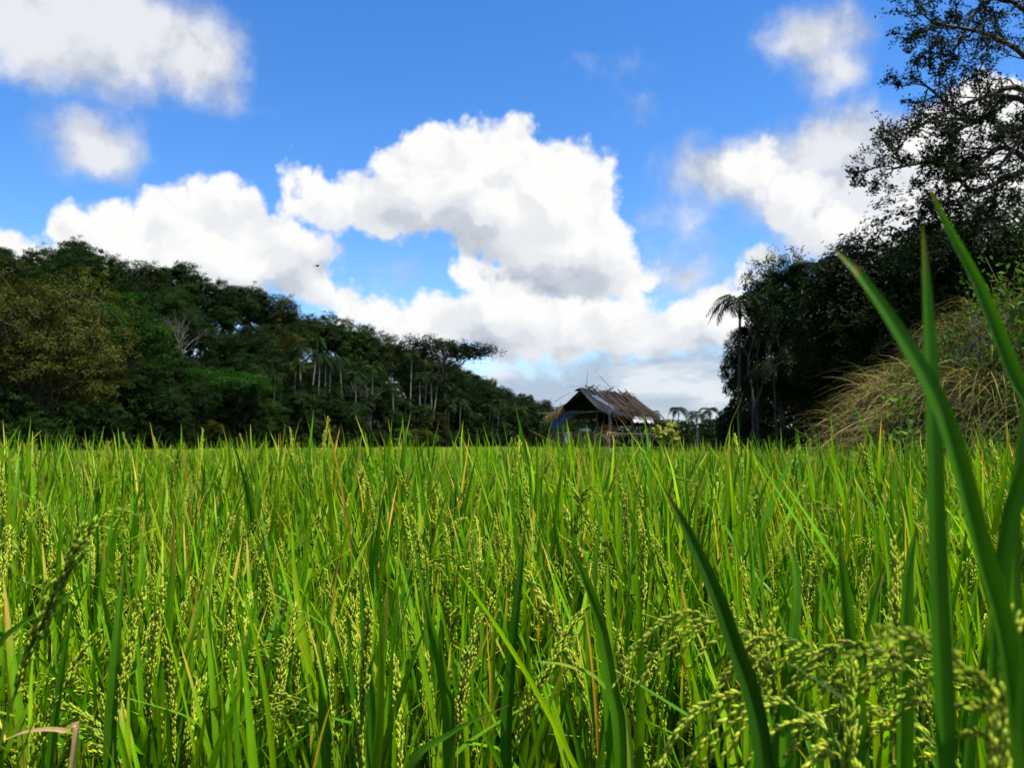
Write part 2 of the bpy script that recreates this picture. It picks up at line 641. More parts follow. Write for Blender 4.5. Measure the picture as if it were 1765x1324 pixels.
def broadleaf(seed, H=11, R_=4.0, base=.38, n_lobes=16, n_leaf=9000, leaf=.30, flat=.62, loose=1.0, bark=None, layered=False, tone=.35, emerge=.14):
    """Unit-placed tree: trunk with limbs to every lobe, crown of leaf clumps."""
    rg = np.random.default_rng(seed)
    trunk, crown = MB(), MB()
    zc = H * (base + 1) / 2 + .03 * H
    Rv = H * (1 - base) / 2 * .9
    top = np.array([rg.normal(0, .3), rg.normal(0, .3), H * max(base + .25, .52)])
    path = bez([(0, 0, -.4), (rg.normal(0, .15), rg.normal(0, .15), H * .2), (rg.normal(0, .2), rg.normal(0, .2), H * base), top], 9)
    trunk.add(*tube(path, np.linspace(H * .024, H * .011, 9), 8))
    lobes = []
    for i in range(n_lobes):
        u = (i + .5) / n_lobes
        ph = i * 2.39996 + rg.normal(0, .3)
        cz = 1 - 1.65 * u if not layered else rg.uniform(-.3, .9)
        cr = math.sqrt(max(0, 1 - min(1, cz * cz)))
        k = rg.uniform(.42, .92)
        c = np.array([math.cos(ph) * cr * R_ * k, math.sin(ph) * cr * R_ * k, zc + cz * Rv * k])
        lobes.append((c, R_ * rg.uniform(.22, .48)))
    lobes.append((np.array([0, 0, zc]), R_ * .5))
    area = np.array([l[1] ** 2 for l in lobes])
    for (c, r), fr in zip(lobes, area / area.sum()):
        st = path[rg.integers(4, 8) if base > .2 else rg.integers(6, 9)]
        trunk.add(*tube(limb(st, c, rg), np.linspace(H * .008, H * .0025, 5), 5))
        n = int(n_leaf * fr)
        nsub = max(8, n // 34)
        dirs = unit(rg.normal(size=(nsub, 3)) + np.array([0, 0, .35]))
        sc = c + dirs * r * np.where(rg.random((nsub, 1)) < emerge, rg.uniform(1.1, 1.45, (nsub, 1)), rg.uniform(.55, 1.08, (nsub, 1))) * np.array([1, 1, flat])
        for q in rg.choice(nsub, min(3, nsub), False):
            trunk.add(*tube(limb(c, sc[q], rg, n=3), np.linspace(H * .003, H * .001, 3), 4))
        which = rg.integers(0, nsub, n)
        spread = r * .17 * loose
        off = rg.normal(size=(n, 3)) * spread * np.array([1, 1, .6])
        pts = sc[which] + off
        nr = unit(dirs[which] * .9 + np.array([0, 0, .5]) + rg.normal(size=(n, 3)) * .34)
        lob_t = rg.uniform(1 - tone, 1 + tone)
        sub_t = rg.uniform(1 - tone * .6, 1 + tone * .6, nsub)[which]
        leaf_t = rg.uniform(.88, 1.12, n)
        hue = rg.uniform(-.12, .12, n) + rg.uniform(-.12, .12, nsub)[which]
        tb = (lob_t * sub_t * leaf_t)[:, None] * np.stack([1 + hue, np.ones(n), 1 - hue], 1)
        crown.add(*leaf_cards(pts, nr, leaf * rg.uniform(.6, 1.35, n), .55, tb, rg)[:2], np.repeat(tb, 4, 0))
    return trunk, crown


def bare_tree(seed, H=9, spread=.5, depth=4, droop=.0, leafy=0):
    """Leafless tree: forked limbs and twigs in one trunk mesh."""
    rg = np.random.default_rng(seed)
    mb_ = MB()
    tips = []

    def grow(p, d, L, r, lev):
        q = p + d * L
        path = limb(p, q, rg, .1, 4)
        mb_.add(*tube(path, np.linspace(r, r * .6, 4), 6 if lev < 2 else 4))
        if lev >= depth:
            tips.append(q)
            return
        for _ in range(rg.integers(2, 4)):
            nd_ = unit(d + rg.normal(0, spread, 3) + np.array([0, 0, .18 - droop]))
            grow(path[rg.integers(2, 4)], nd_, L * rg.uniform(.55, .8), r * .58, lev + 1)
    grow(np.array([0, 0, -.3]), unit(np.array([rg.normal(0, .1), rg.normal(0, .1), 1])), H * .38, H * .014, 0)
    return mb_, tips


def frond(rg, L=2.0, n=22, droop=1.0, width=.35):
    """One feather leaf along +X from the origin: rachis plus leaflets."""
    m = MB()
    t = np.linspace(0, 1, 9)
    rise = rg.uniform(.35, .9)
    path = np.stack([L * t * (1 - .22 * t * t), rg.normal(0, .05) * t, L * (rise * t - (rise + .55 * droop) * t * t)], 1)
    m.add(*tube(path, np.linspace(.022, .006, 9), 4), tint=(1.1, 1.1, .7))
    V, F = [], []
    for i in range(n):
        u = .14 + .86 * (i + .5) / n
        k = u * 8
        j = min(int(k), 7)
        p = path[j] + (path[j + 1] - path[j]) * (k - j)
        tn = unit(path[j + 1] - path[j])
        ll = L * width * math.sin(math.pi * (.12 + .84 * u) ** .8) * rg.uniform(.85, 1.1) + .05
        for sgn in (-1, 1):
            d = unit(tn * .55 + np.array([0, sgn, 0]) * .9 + np.array([0, 0, rg.normal(-.05, .15)]))
            w = tn * (.046 * L / 2)
            mid = p + d * ll * .5 + np.array([0, 0, -.02])
            tip = p + d * ll + np.array([0, 0, -.5 * ll])
            b = len(V)
            V += [p - w * .5, p + w * .5, mid + w, mid - w, tip]
            F += [(b, b + 1, b + 2, b + 3), (b + 3, b + 2, b + 4, b + 4)]
    F = [f if f[2] != f[3] else f[:3] for f in F]
    off = m.n
    m.V.append(np.array(V))
    m.T.append(np.tile(np.array([1, 1, 1, .25]) * rg.uniform(.8, 1.2), (len(V), 1)))
    m.F.extend([tuple(i + off for i in f) for f in F])
    m.n += len(V)
    return m


def rotm(rz, ry=0.0, rx=0.0, t=(0, 0, 0), s=1.0):
    return np.array(Matrix.Translation(t) @ Matrix.Rotation(rz, 4, 'Z') @ Matrix.Rotation(ry, 4, 'Y') @ Matrix.Rotation(rx, 4, 'X') @ Matrix.Scale(s, 4))


def palm_data(seed, H=10, L=1.9, n_fronds=9, lean=.04, rad=.075):
    """Areca palm: ringed pale trunk, green crownshaft, fronds (list of meshes with matrices)."""
    rg = np.random.default_rng(seed)
    a = rg.uniform(0, 6.28)
    dx, dy = math.cos(a) * lean * H, math.sin(a) * lean * H
    path = bez([(0, 0, -.3), (dx * .2, dy * .2, H * .35), (dx * .6, dy * .6, H * .7), (dx, dy, H)], 14)
    tr = MB()
    tr.add(*tube(path, np.linspace(rad * 1.15, rad * .8, 14) * (1 + .06 * (np.arange(14) % 2)), 8))
    sh = MB()
    sh.add(*tube(bez([path[-1] - (0, 0, .05), path[-1] + (0, 0, .35), path[-1] + (0, 0, .85)], 6), [rad * .95, rad * 1.5, rad * 1.45, rad * 1.1, rad * .8, rad * .4], 8))
    tops = path[-1] + np.array([0, 0, .72])
    fr = []
    for i in range(n_fronds):
        f = frond(rg, L * rg.uniform(.85, 1.1), 20, rg.uniform(.5, 1.5))
        fr.append((f, rotm(i * 2.4 + rg.normal(0, .2), rg.uniform(-.75, .35), 0, tops)))
    return tr, sh, fr


def make_tree(name, trunk, crown, bark, loc, color, rz=0.0, scale=1.0, leaf_mat=None):
    root = empty(name, loc, rz, scale)
    trunk.build('trunk', bark, root)
    c = crown.build('crown', leaf_mat or M_LEAF, root, smooth=False)
    c.color = (*color, 1)
    return root


# colours of foliage (linear, multiplied with tint near 1)
G_DARK = (.0085, .0195, .0033)
G_MID = (.0118, .0295, .0036)
G_BRIGHT = (.0130, .048, .0030)
G_OLIVE = (.033, .038, .0052)
G_BROWN = (.019, .017, .0055)
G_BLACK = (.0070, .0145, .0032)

protos = []
SPEC = [dict(H=12, R_=4.6, n_lobes=22, base=.3, flat=.95), dict(H=10, R_=4.2, n_lobes=18, base=.2, flat=.9), dict(H=13, R_=4.0, n_lobes=20, base=.35, flat=.9, loose=.95),
        dict(H=9, R_=4.6, n_lobes=17, base=.25, flat=.75), dict(H=11, R_=3.6, n_lobes=12, base=.3, loose=1.1, n_leaf=14000), dict(H=12, R_=4.4, n_lobes=15, base=.28, loose=.75, flat=.8)]
for i, sp in enumerate(SPEC):
    kw = dict(n_leaf=21000, leaf=.225, loose=.8, tone=.45, emerge=.07)
    kw.update(sp)
    protos.append(broadleaf(100 + i, **kw))
proto_mesh = [(t.mesh('trunk', M_BARK), c.mesh('crown', M_LEAF, False)) for t, c in protos]


def plant_tree(name, k, loc, rz, scale, color, label, group, cat='tree'):
    root = empty(name, loc, rz, scale)
    link('trunk', proto_mesh[k][0], root)
    c = link('crown', proto_mesh[k][1], root)
    c.color = (*color, 1)
    return tag(root, label, cat, group)


# silhouette of the wooded hill in the photo: px -> py of the tops
SX = [-400, 0, 60, 130, 165, 200, 300, 345, 400, 450, 500, 560, 650, 700, 770, 815, 835, 870, 920, 970, 1040]
SY = [400, 425, 430, 412, 425, 452, 446, 470, 492, 500, 515, 548, 572, 602, 618, 640, 655, 662, 672, 698, 718]


def skyline_scale(px, s, H):
    """Scale that brings a tree of height H on the hill up to the skyline."""
    p = hill_point(px, s)
    top = at(px, float(np.interp(px, SX, SY)), p[1])[2]
    return (top - p[2]) / H


rg = np.random.default_rng(21)
HT = [s.get('H') for s in SPEC]
# front rows to ridge rows
ROWS = ((1.5, 46, .50, .78, False), (8, 50, .58, .88, False), (16, 50, .62, .92, False), (24, 52, .66, .92, False), (32, 54, .7, .92, False), (40, 52, .7, .95, False), (47, 40, .8, 1., True))
COLS = (('dark green', G_DARK), ('mid green', G_MID), ('brownish', G_BROWN), ('olive-tinged', G_OLIVE))
PLACE = ((120, 'behind the tall olive-yellow tree'), (260, 'above the bright green round-crowned tree'), (360, 'around the bare pale grey tree'), (500, 'above the low spreading green tree'),
         (650, 'by the white palm trunks'), (830, 'by the flat-topped feathery tree'), (2000, 'towards the hut'))
for s0, step, lo, hi, skl in ROWS:
    px = -130 + rg.uniform(0, 40)
    while px < 1010:
        s = s0 + rg.uniform(-2.5, 2.5)
        p = hill_point(px, s)
        k = int(rg.integers(0, 6))
        sc = rg.uniform(lo, hi) * np.interp(px, [0, 700, 1000], [1.0, .85, .7])
        lim = skyline_scale(px, s, HT[k])
        sc = lim * rg.uniform(.86, 1.05) if skl else min(sc, lim * .97)
        sc = max(sc, .35)
        r = rg.random()
        ci = 0 if r < .52 else 1 if r < .92 else 2 if r < .94 else 3
        col = np.array(COLS[ci][1]) * rg.uniform(.75, 1.15)
        where = next(w_ for lim_, w_ in PLACE if px < lim_)
        if skl:
            nm, rowname = 'ridge_tree', 'on the ridge'
        elif s0 < 5:
            nm, rowname = 'forest_tree', 'at the foot of the wood'
        else:
            nm, rowname = 'slope_tree', 'on the lower slope' if s0 < 20 else 'on the upper slope'
        plant_tree(nm, k, p, rg.uniform(0, 6.28), (sc, sc, sc), col, '%s tree %s %s' % (COLS[ci][0], rowname, where), '%s trees %s %s' % (COLS[ci][0], rowname, where))
        px += step * rg.uniform(.75, 1.25) * np.interp(px, [0, 900], [1.25, .72])
# leafy bushes along the foot of the wood
px = -120.0
while px < 1040:
    p = hill_point(px, -1.2 + rg.uniform(-.6, .8))
    k = int(rg.choice([1, 3, 5]))
    sc = rg.uniform(.24, .42)
    ci = int(rg.choice([0, 0, 1, 3]))
    where = next(w_ for lim_, w_ in PLACE if px < lim_).replace('behind', 'in front of').replace('above', 'below')
    plant_tree('bush', k, (p[0], p[1], -.35 * sc * 4), rg.uniform(0, 6), (sc * 1.25, sc * 1.25, sc), np.array(COLS[ci][1]) * rg.uniform(.8, 1.2),
               '%s bush by the rice %s' % (COLS[ci][0], where), '%s bushes by the rice %s' % (COLS[ci][0], where), 'bush')
    px += rg.uniform(16, 30)


def solo(name, tr, cr, px, depth, z, color, label, rz=0.0, scale=1.0, bark=None, group=None):
    x = (px - 882.5) / FPX * depth
    return tag(make_tree(name, tr, cr, bark or M_BARK, (x, depth, z), color, rz, scale), label, 'tree', group)


t, c = broadleaf(301, H=15.5, R_=6.2, base=.02, n_lobes=34, n_leaf=40000, leaf=.20, flat=.85, loose=.62, tone=.45, emerge=.05)
solo('olive_tree', t, c, 70, 61.5, -.6, np.array(G_OLIVE) * 1.3, 'tall olive-yellow tree with billowing crown at the left end of the wood')
t, c = broadleaf(302, H=10.5, R_=4.6, base=.3, n_lobes=22, n_leaf=24000, leaf=.18, flat=.6)
solo('bright_tree', t, c, 205, 72, 3.2, G_BRIGHT, 'bright green round-crowned tree next to the tall olive-yellow tree')
t, c = broadleaf(303, H=7.0, R_=5.2, base=.35, n_lobes=18, n_leaf=18000, leaf=.18, flat=.35, layered=True)
solo('spreading_tree', t, c, 405, 88, 2.0, np.array(G_BRIGHT) * .85, 'low spreading fresh green tree halfway down the wooded slope')
t, c = broadleaf(304, H=12.0, R_=7.4, base=.5, n_lobes=22, n_leaf=8500, leaf=.30, flat=.28, layered=True, loose=.9)
solo('umbrella_tree', t, c, 768, 150, float(hill_z(768, 22)) + 2.2, G_BLACK, scale=1.22, label='flat-topped feathery tree standing out against the clouds at the end of the hill')

for (px, py, s, H, seed, lb) in ((300, 660, 17, 12, 1, 'bare pale grey tree with upright twigs beside the bright green tree'),
                                (18, 560, 10, 9.5, 2, 'bare grey tree rising at the left edge of the wood'),
                                (565, 640, 26, 9, 3, 'bare brownish tree with rounded twiggy top among palms on the slope'),
                                (612, 760, 4, 10, 4, 'leafless pale tree with forked limbs at the foot of the slope'),
                                (118, 690, 4, 8, 5, 'dead forked pale tree in front of the olive-yellow tree'),
                                (500, 740, 3, 7, 6, 'small leaning leafless tree left of the tall white palm trunks')):
    m_, _ = bare_tree(seed, H, .42, 5)
    p = hill_point(px, s)
    root = empty('bare_tree', p, rg.uniform(0, 6))
    m_.build('trunk', M_GREYBARK, root)
    tag(root, lb, 'tree', 'leafless trees in the wood')

# areca palms on the slope: crown top px,py of the photo and the depth behind the edge
PALM = [palm_data(400 + i, H=10, L=1.9, n_fronds=11, lean=l, rad=.085) for i, l in enumerate((.02, .06, .10, .03))]
palm_mesh = []
for tr, sh, fr in PALM:
    cr = MB()
    for f, M in fr:
        cr.join(f, M)
    palm_mesh.append((tr.mesh('trunk', M_PALE), sh.mesh('crownshaft', M_FROND), cr.mesh('crown', M_FROND, False), fr))
PALMS = [(547, 600, 2), (520, 590, 6), (533, 575, 10), (560, 610, 4), (566, 615, 5), (592, 608, 6), (614, 640, 3), (640, 625, 8), (640, 690, 2), (617, 700, 2), (590, 700, 2),
         (706, 600, 10), (724, 640, 4), (729, 645, 5), (744, 645, 3), (745, 640, 6), (768, 660, 2), (772, 700, 1.5), (760, 690, 2), (792, 690, 2), (800, 700, 3), (735, 700, 1.5), (855, 690, 2), (660, 720, 1.5),
         (575, 680, 2), (550, 690, 1.5), (700, 690, 2), (680, 660, 4), (470, 640, 4), (505, 620, 5), (840, 700, 2), (900, 705, 2), (935, 712, 2)]
for i, (px, py, s) in enumerate(PALMS):
    p = hill_point(px, s)
    top = at(px, py, p[1])[2]
    k = i % 4
    sc = max(.35, (top - p[2]) / 11.6)
    root = empty('areca_palm', p, rg.uniform(0, 6.28))
    link('trunk', palm_mesh[k][0], root).scale.z = sc
    a = link('crownshaft', palm_mesh[k][1], root)
    a.color = (.05, .10, .02, 1)
    b = link('crown', palm_mesh[k][2], root)
    a.location.z = b.location.z = 10 * (sc - 1)
    b.color = (*(np.array(G_MID) * rg.uniform(.45, .9)), 1)
    size = 'tall' if py < 630 else 'medium' if py < 680 else 'short'
    where = next(w_ for l_, w_ in ((540, 'left of the white palm trunks'), (600, 'in the first group of white trunks'), (690, 'between the two groups of white trunks'), (780, 'below the flat-topped tree'), (2000, 'right of the flat-topped tree')) if px < l_)
    tag(root, '%s areca palm with a pale trunk %s' % (size, where), 'palm', '%s areca palms %s' % (size, where))
# young palms with bright fronds at the foot of the slope
for i, (px, h) in enumerate(((690, 4.5), (725, 4.2), (748, 4.0), (712, 3.2), (780, 3.4), (672, 3.0))):
    p = hill_point(px, -1.0)
    root = empty('young_palm', (p[0], p[1], 0), rg.uniform(0, 6.28), .9)
    cr = MB()
    r2 = np.random.default_rng(500 + i)
    for j in range(9):
        f = frond(r2, 2.3, 18, 1.1)
        M = rotm(j * 2.4, r2.uniform(-.9, -.1), 0, (0, 0, h - 1.6))
        cr.join(f, M)
    tr = MB()
    tr.add(*tube([(0, 0, -.2), (0, 0, h * .3), (0, 0, h - 1.5)], [.09, .08, .06], 7))
    tr.build('trunk', M_PALE, root)
    b = cr.build('crown', M_FROND, root, False)
    b.color = (.035, .085, .010, 1)
    tag(root, 'young bushy palm with fresh green fronds at the foot of the slope', 'palm', 'young palms at the foot of the slope')

for px, dp, sc, lb in ((-15, 57, .55, 'dark bush low at the left edge in front of the olive-yellow tree'), (62, 57.5, .5, 'dark bush hiding the trunk of the olive-yellow tree'),
                       (128, 60, .55, 'dark bush to the right of the trunk of the olive-yellow tree'), (175, 63, .5, 'dark bush below the bright green round-crowned tree')):
    plant_tree('bush', 5 if px % 2 else 1, ((px - 882.5) / FPX * dp, dp, -1.6), px, (sc * 1.1, sc * 1.1, sc), np.array(G_MID), lb, 'big bushes under the olive-yellow tree', 'bush')

# undergrowth that closes the wood between the trees
mb = MB()
r2 = np.random.default_rng(31)
n = 60000
pp = r2.uniform(-350, 1040, n)
sv = np.where(r2.random(n) < .4, r2.uniform(-1.5, 5, n), r2.uniform(0, 52, n))
clump = np.round(pp / 14) * 7.13 + np.round(sv / 2.5) * 3.7
hgt = np.abs(np.sin(clump * 12.9898)) * 3.6 + .3
P = np.array([hill_point(a, b) for a, b in zip(pp, sv)])
P[:, 2] += hgt * r2.random(n) ** .6
tb = r2.uniform(.6, 1.4, n)[:, None] * np.array(G_DARK)[None] * (1 + .4 * np.sin(clump))[:, None]
nr = unit(r2.normal(size=(n, 3)) * .6 + np.array([0, -.25, .7]))
V, F, T = leaf_cards(P, nr, r2.uniform(.25, .6, n), .5, tb, r2)
mb.add(V, F, T)
tag(mb.build('undergrowth', M_LEAF, None, False), 'dark leafy undergrowth between the trees on the hill', 'undergrowth', kind='stuff')

# ---------------------------------------------------------------- trees on the right
def right_palm(px, py_top, depth, seed, label, H=9, L=1.9, lean=.03, color=G_DARK):
    x = (px - 882.5) / FPX * depth
    tr, sh, fr = palm_data(seed, H=H, L=L, n_fronds=11, lean=lean, rad=.075)
    sc = (at(px, py_top, depth)[2] - 1.3) / H
    root = empty('areca_palm', (x, depth, 0))
    tr.build('trunk', M_BARK, root).scale.z = sc
    sf = sh.build('crownshaft', M_FROND, root)
    sf.color = (.04, .07, .02, 1)
    sf.location.z = H * (sc - 1)
    for f, M in fr:
        o = f.build('frond', M_FROND, sf, False)
        o.matrix_local = Matrix(M.tolist())
        o.color = (*color, 1)
    return tag(root, label, 'palm', 'areca palms among the trees on the right')


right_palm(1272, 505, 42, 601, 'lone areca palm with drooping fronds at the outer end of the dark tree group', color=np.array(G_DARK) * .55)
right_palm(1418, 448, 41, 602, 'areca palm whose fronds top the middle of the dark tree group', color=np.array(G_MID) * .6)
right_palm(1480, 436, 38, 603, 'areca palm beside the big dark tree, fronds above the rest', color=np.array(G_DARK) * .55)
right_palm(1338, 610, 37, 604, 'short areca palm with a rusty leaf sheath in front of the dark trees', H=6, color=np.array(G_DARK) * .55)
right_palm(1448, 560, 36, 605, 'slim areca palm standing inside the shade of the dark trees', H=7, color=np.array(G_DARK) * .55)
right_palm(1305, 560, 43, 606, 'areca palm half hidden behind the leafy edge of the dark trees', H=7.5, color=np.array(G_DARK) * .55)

RT = [(1345, 448, 43, 2, .95, 'dark tree with a pointed leafy top right of the lone palm'),
      (1400, 470, 45, 0, 1.0, 'dark tree in the middle of the group behind the areca palms'),
      (1300, 560, 46, 1, .75, 'small dark tree low at the outer end of the tree group'),
      (1462, 470, 42, 5, 1.0, 'dark tree between the areca palms and the big shady tree'),
      (1375, 600, 38, 3, .7, 'low dark leafy tree standing in front of the palm trunks'),
      (1500, 520, 36, 1, .9, 'dark rounded tree just behind the straw-covered bank'),
      (1435, 640, 44, 3, .8, 'dark bushy tree filling the shade under the palms'),
      (1270, 690, 48, 4, .5, 'dark bush at the foot of the lone palm')]
for i, (px, py, dp, k, w_, lb) in enumerate(RT):
    x = (px - 882.5) / FPX * dp
    sz = at(px, py, dp)[2] / HT[k]
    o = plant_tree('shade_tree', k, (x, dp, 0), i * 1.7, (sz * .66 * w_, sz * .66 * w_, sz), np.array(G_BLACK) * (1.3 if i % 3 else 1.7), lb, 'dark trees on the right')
# thicket closing the foot of those trees and the far edge of the field
def thicket(name, a0, a1, d0, d1, tops, n, leaf, color, label, seed):
    r3 = np.random.default_rng(seed)
    pxx = r3.uniform(a0, a1, n)
    dd = r3.uniform(d0, d1, n)
    P = np.stack([(pxx - 882.5) / FPX * dd, dd, np.zeros(n)], 1)
    cl = np.round(pxx / 9) * 3.3 + np.round(dd / 1.5) * 1.7
    top = CAM[2] + (765 - np.interp(pxx, *tops)) / FPX * dd
    P[:, 2] = np.maximum(.1, top * (.55 + .45 * np.abs(np.sin(cl * 7.7)))) * r3.random(n) ** .7
    tb = r3.uniform(.6, 1.4, (n, 1)) * np.array(color)[None] * (1 + .35 * np.sin(cl * 2.1))[:, None]
    m3 = MB()
    m3.add(*leaf_cards(P, unit(r3.normal(size=(n, 3)) + (0, -.3, .5)), r3.uniform(.6, 1.4, n) * leaf, .55, tb, r3))
    return tag(m3.build(name, M_LEAF, None, False), label, 'undergrowth', kind='stuff')


thicket('undergrowth', 1235, 1800, 47, 56, ([1235, 1300, 1450, 1800], [720, 640, 600, 600]), 30000, .30, np.array(G_BLACK) * 1.3, 'dark thicket behind the trunks of the trees on the right', 3)
thicket('undergrowth', 1250, 1800, 36, 40, ([1250, 1330, 1450, 1800], [758, 740, 735, 700]), 9000, .2, np.array(G_DARK), 'low dark scrub at the foot of the trees on the right', 4)
thicket('undergrowth', 930, 1330, 118, 132, ([930, 1060, 1120, 1200, 1330], [728, 728, 722, 726, 715]), 16000, .5, np.array(G_DARK) * 1.1, 'low dark line of growth at the far edge of the field', 5)
thicket('undergrowth', 1060, 1330, 37, 60, ([1060, 1330], [772, 768]), 9000, .14, np.array((.045, .055, .014)), 'shaded weeds between the crop and the far trees', 6)

# sparse little tree leaning out of the group
m_, tips = bare_tree(44, 8.2, .30, 4)
root = empty('sparse_tree', ((1283 - 882.5) / FPX * 40, 40, 0))
m_.build('trunk', M_BARK, root)
cr = MB()
r2 = np.random.default_rng(45)
for q in tips:
    if q[2] > 4.2 and r2.random() < .75:
        n = 30
        c_ = q + r2.normal(0, .22, (n, 3))
        tt = r2.uniform(.6, 1.3, (n, 1)) * np.ones((1, 3))
        V, F, T = leaf_cards(c_, unit(r2.normal(size=(n, 3)) + (0, 0, .4)), r2.uniform(.12, .24, n), .5, tt, r2)
        cr.add(V, F, T)
o = cr.build('crown', M_LEAF, root, False)
o.color = (*G_BLACK, 1)
tag(root, 'thin sparse-leaved tree with bare twigs beside the lone areca palm', 'tree')

# big dark tree behind the bank and the tall tree whose boughs reach in from the right
t, c = broadleaf(701, H=9.6, R_=5.2, base=.12, n_lobes=46, n_leaf=80000, leaf=.17, flat=.8, loose=.62, emerge=.03)
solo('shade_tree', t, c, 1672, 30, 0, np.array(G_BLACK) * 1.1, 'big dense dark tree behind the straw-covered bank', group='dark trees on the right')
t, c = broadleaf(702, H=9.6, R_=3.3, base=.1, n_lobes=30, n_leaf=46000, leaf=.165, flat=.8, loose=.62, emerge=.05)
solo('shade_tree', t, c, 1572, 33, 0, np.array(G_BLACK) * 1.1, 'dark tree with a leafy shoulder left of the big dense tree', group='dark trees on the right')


def bough_tree():
    r2 = np.random.default_rng(77)
    dp = 21.0
    bx_ = (1840 - 882.5) / FPX * dp
    root = empty('bough_tree', (bx_, dp, 0))
    wood, crown = MB(), MB()
    base = np.array([bx_, dp, 0.0])

    def loc(px, py, d):
        return at(px, py, d) - base
    tr = bez([(0, 0, -.4), (.1, 0, 3), loc(1830, 330, 21), loc(1815, 150, 21), loc(1830, -60, 21.3), loc(1820, -260, 21.5)], 16)
    wood.add(*tube(tr, np.linspace(.26, .07, 16), 9))
    leaves = []

    def twig(p, d, L, r, lev):
        d = unit(d)
        q = p + d * L
        path = limb(p, q, r2, .16, 5)
        wood.add(*tube(path, np.linspace(r, r * .5, 5), 5 if lev < 2 else 4))
        if lev >= 3:
            for t_ in np.linspace(.15, 1.05, 9):
                k = min(int(t_ * 4), 3)
                leaves.append((path[k] + (path[k + 1] - path[k]) * (t_ * 4 - k), d))
            return
        nk = r2.integers(3, 6)
        for j in range(nk):
            u = r2.integers(1, 5) if j else 4
            nd_ = d * r2.uniform(.7, 1.1) + r2.normal(0, .55, 3) * np.array([1, .8, .9])
            twig(path[u], nd_, L * r2.uniform(.5, .78), r * r2.uniform(.45, .6), lev + 1)

    # main boughs through points seen in the photo (px, py, depth)
    B = [[(1822, 330, 21), (1740, 255, 20.6), (1690, 280, 20.3), (1650, 330, 20)], [(1818, 190, 21), (1755, 150, 20.6), (1700, 165, 20.4), (1640, 190, 20.2), (1560, 230, 20)],
         [(1818, 160, 21), (1760, 90, 20.8), (1690, 55, 20.6), (1610, 40, 20.3)], [(1825, 60, 21), (1760, -10, 21), (1680, -40, 21), (1600, -40, 20.8)],
         [(1816, 210, 21), (1740, 165, 21.4), (1680, 210, 21.6), (1600, 150, 21.6)], [(1828, -60, 21.3), (1740, -120, 21), (1660, -150, 21)],
         [(1820, 120, 21), (1770, 20, 22), (1700, 0, 22.3), (1640, 95, 22)], [(1825, 250, 21), (1900, 150, 21.5), (2000, 120, 22)], [(1825, 40, 21), (1930, -60, 21), (2040, -90, 21)],
         [(1820, 100, 21), (1850, 30, 23), (1880, -30, 24.5)], [(1822, 290, 21), (1745, 300, 20.6), (1680, 330, 20.4), (1620, 280, 20.2), (1540, 290, 20)], [(1825, -100, 21.3), (1900, -200, 22), (1960, -260, 22.5)],
         [(1822, 230, 21), (1770, 230, 19.8), (1720, 290, 19.3)]]
    for b in B:
        pts = bez([loc(*q) for q in b], 12)
        L = np.linalg.norm(pts[-1] - pts[0])
        wood.add(*tube(pts, np.linspace(.085, .03, 12), 6))
        for k in range(2, 12):
            for _ in range(1 if k < 5 else 2 if k < 11 else 3):
                d = unit(pts[min(k + 1, 11)] - pts[k - 1]) * .8 + r2.normal(0, .55, 3)
                twig(pts[k], d, r2.uniform(.5, .95), .024, 1 if r2.random() < .42 else 2)
    P = np.array([l[0] for l in leaves])
    D = np.array([l[1] for l in leaves])
    rep = 2
    P = np.repeat(P, rep, 0) + r2.normal(0, .05, (len(P) * rep, 3))
    n = len(P)
    tb = r2.uniform(.6, 1.4, (n, 1)) * np.ones((1, 3))
    V, F, T = leaf_cards(P, unit(r2.normal(size=(n, 3)) + (0, 0, .5)), r2.uniform(.07, .125, n), .42, tb, r2)
    crown.add(V, F, T)
    wood.build('trunk', M_BARK, root)
    o = crown.build('crown', M_LEAF, root, False)
    o.color = (*G_BLACK, 1)
    print('bough leaves', n)
    return tag(root, 'tall dark tree whose open leafy boughs reach across the sky from the right', 'tree')


bough_tree()

# ---------------------------------------------------------------- far palms and bushes behind the hut
r2 = np.random.default_rng(88)
for i in range(16):
    px = 985 + i * 18 + r2.uniform(-5, 5)
    dp = r2.uniform(112, 135)
    py = [712, 722, 716, 726][i % 4] + r2.uniform(-4, 4)
    if i in (10, 14):
        py = 703
    k = i % 4
    sc = max(.2, (at(px, py, dp)[2] - 1.2) / 10)
    root = empty('far_palm', ((px - 882.5) / FPX * dp, dp, 0), r2.uniform(0, 6))
    link('trunk', palm_mesh[k][0], root).scale.z = sc
    a = link('crownshaft', palm_mesh[k][1], root)
    a.color = (.06, .08, .02, 1)
    b = link('crown', palm_mesh[k][2], root)
    a.location.z = b.location.z = 10 * (sc - 1)
    b.color = (*(np.array(G_DARK) * .8), 1)
    tag(root, 'short far palm in the low row beyond the thatched hut', 'palm', 'low palms beyond the hut')
for i in range(12):
    px = 930 + i * 32 + r2.uniform(-8, 8)
    dp = r2.uniform(100, 118)
    k = int(r2.integers(0, 6))
    sz = at(px, 738 + r2.uniform(-10, 8), dp)[2] / HT[k]
    plant_tree('far_bush', k, ((px - 882.5) / FPX * dp, dp, -.3), r2.uniform(0, 6), (sz * 1.5, sz * 1.5, sz), np.array(G_DARK) * r2.uniform(.8, 1.3),
               'low dark bush at the far edge of the field beyond the hut', 'bushes beyond the hut', 'bush')
t, c = broadleaf(801, H=2.3, R_=.95, base=.25, n_lobes=9, n_leaf=1500, leaf=.17, flat=.7)
tag(make_tree('yellow_shrub', t, c, M_BARK, ((1146 - 882.5) / FPX * 46, 46, 0), (.26, .27, .045)), 'small bright yellow-leaved shrub behind the right side of the hut', 'shrub')

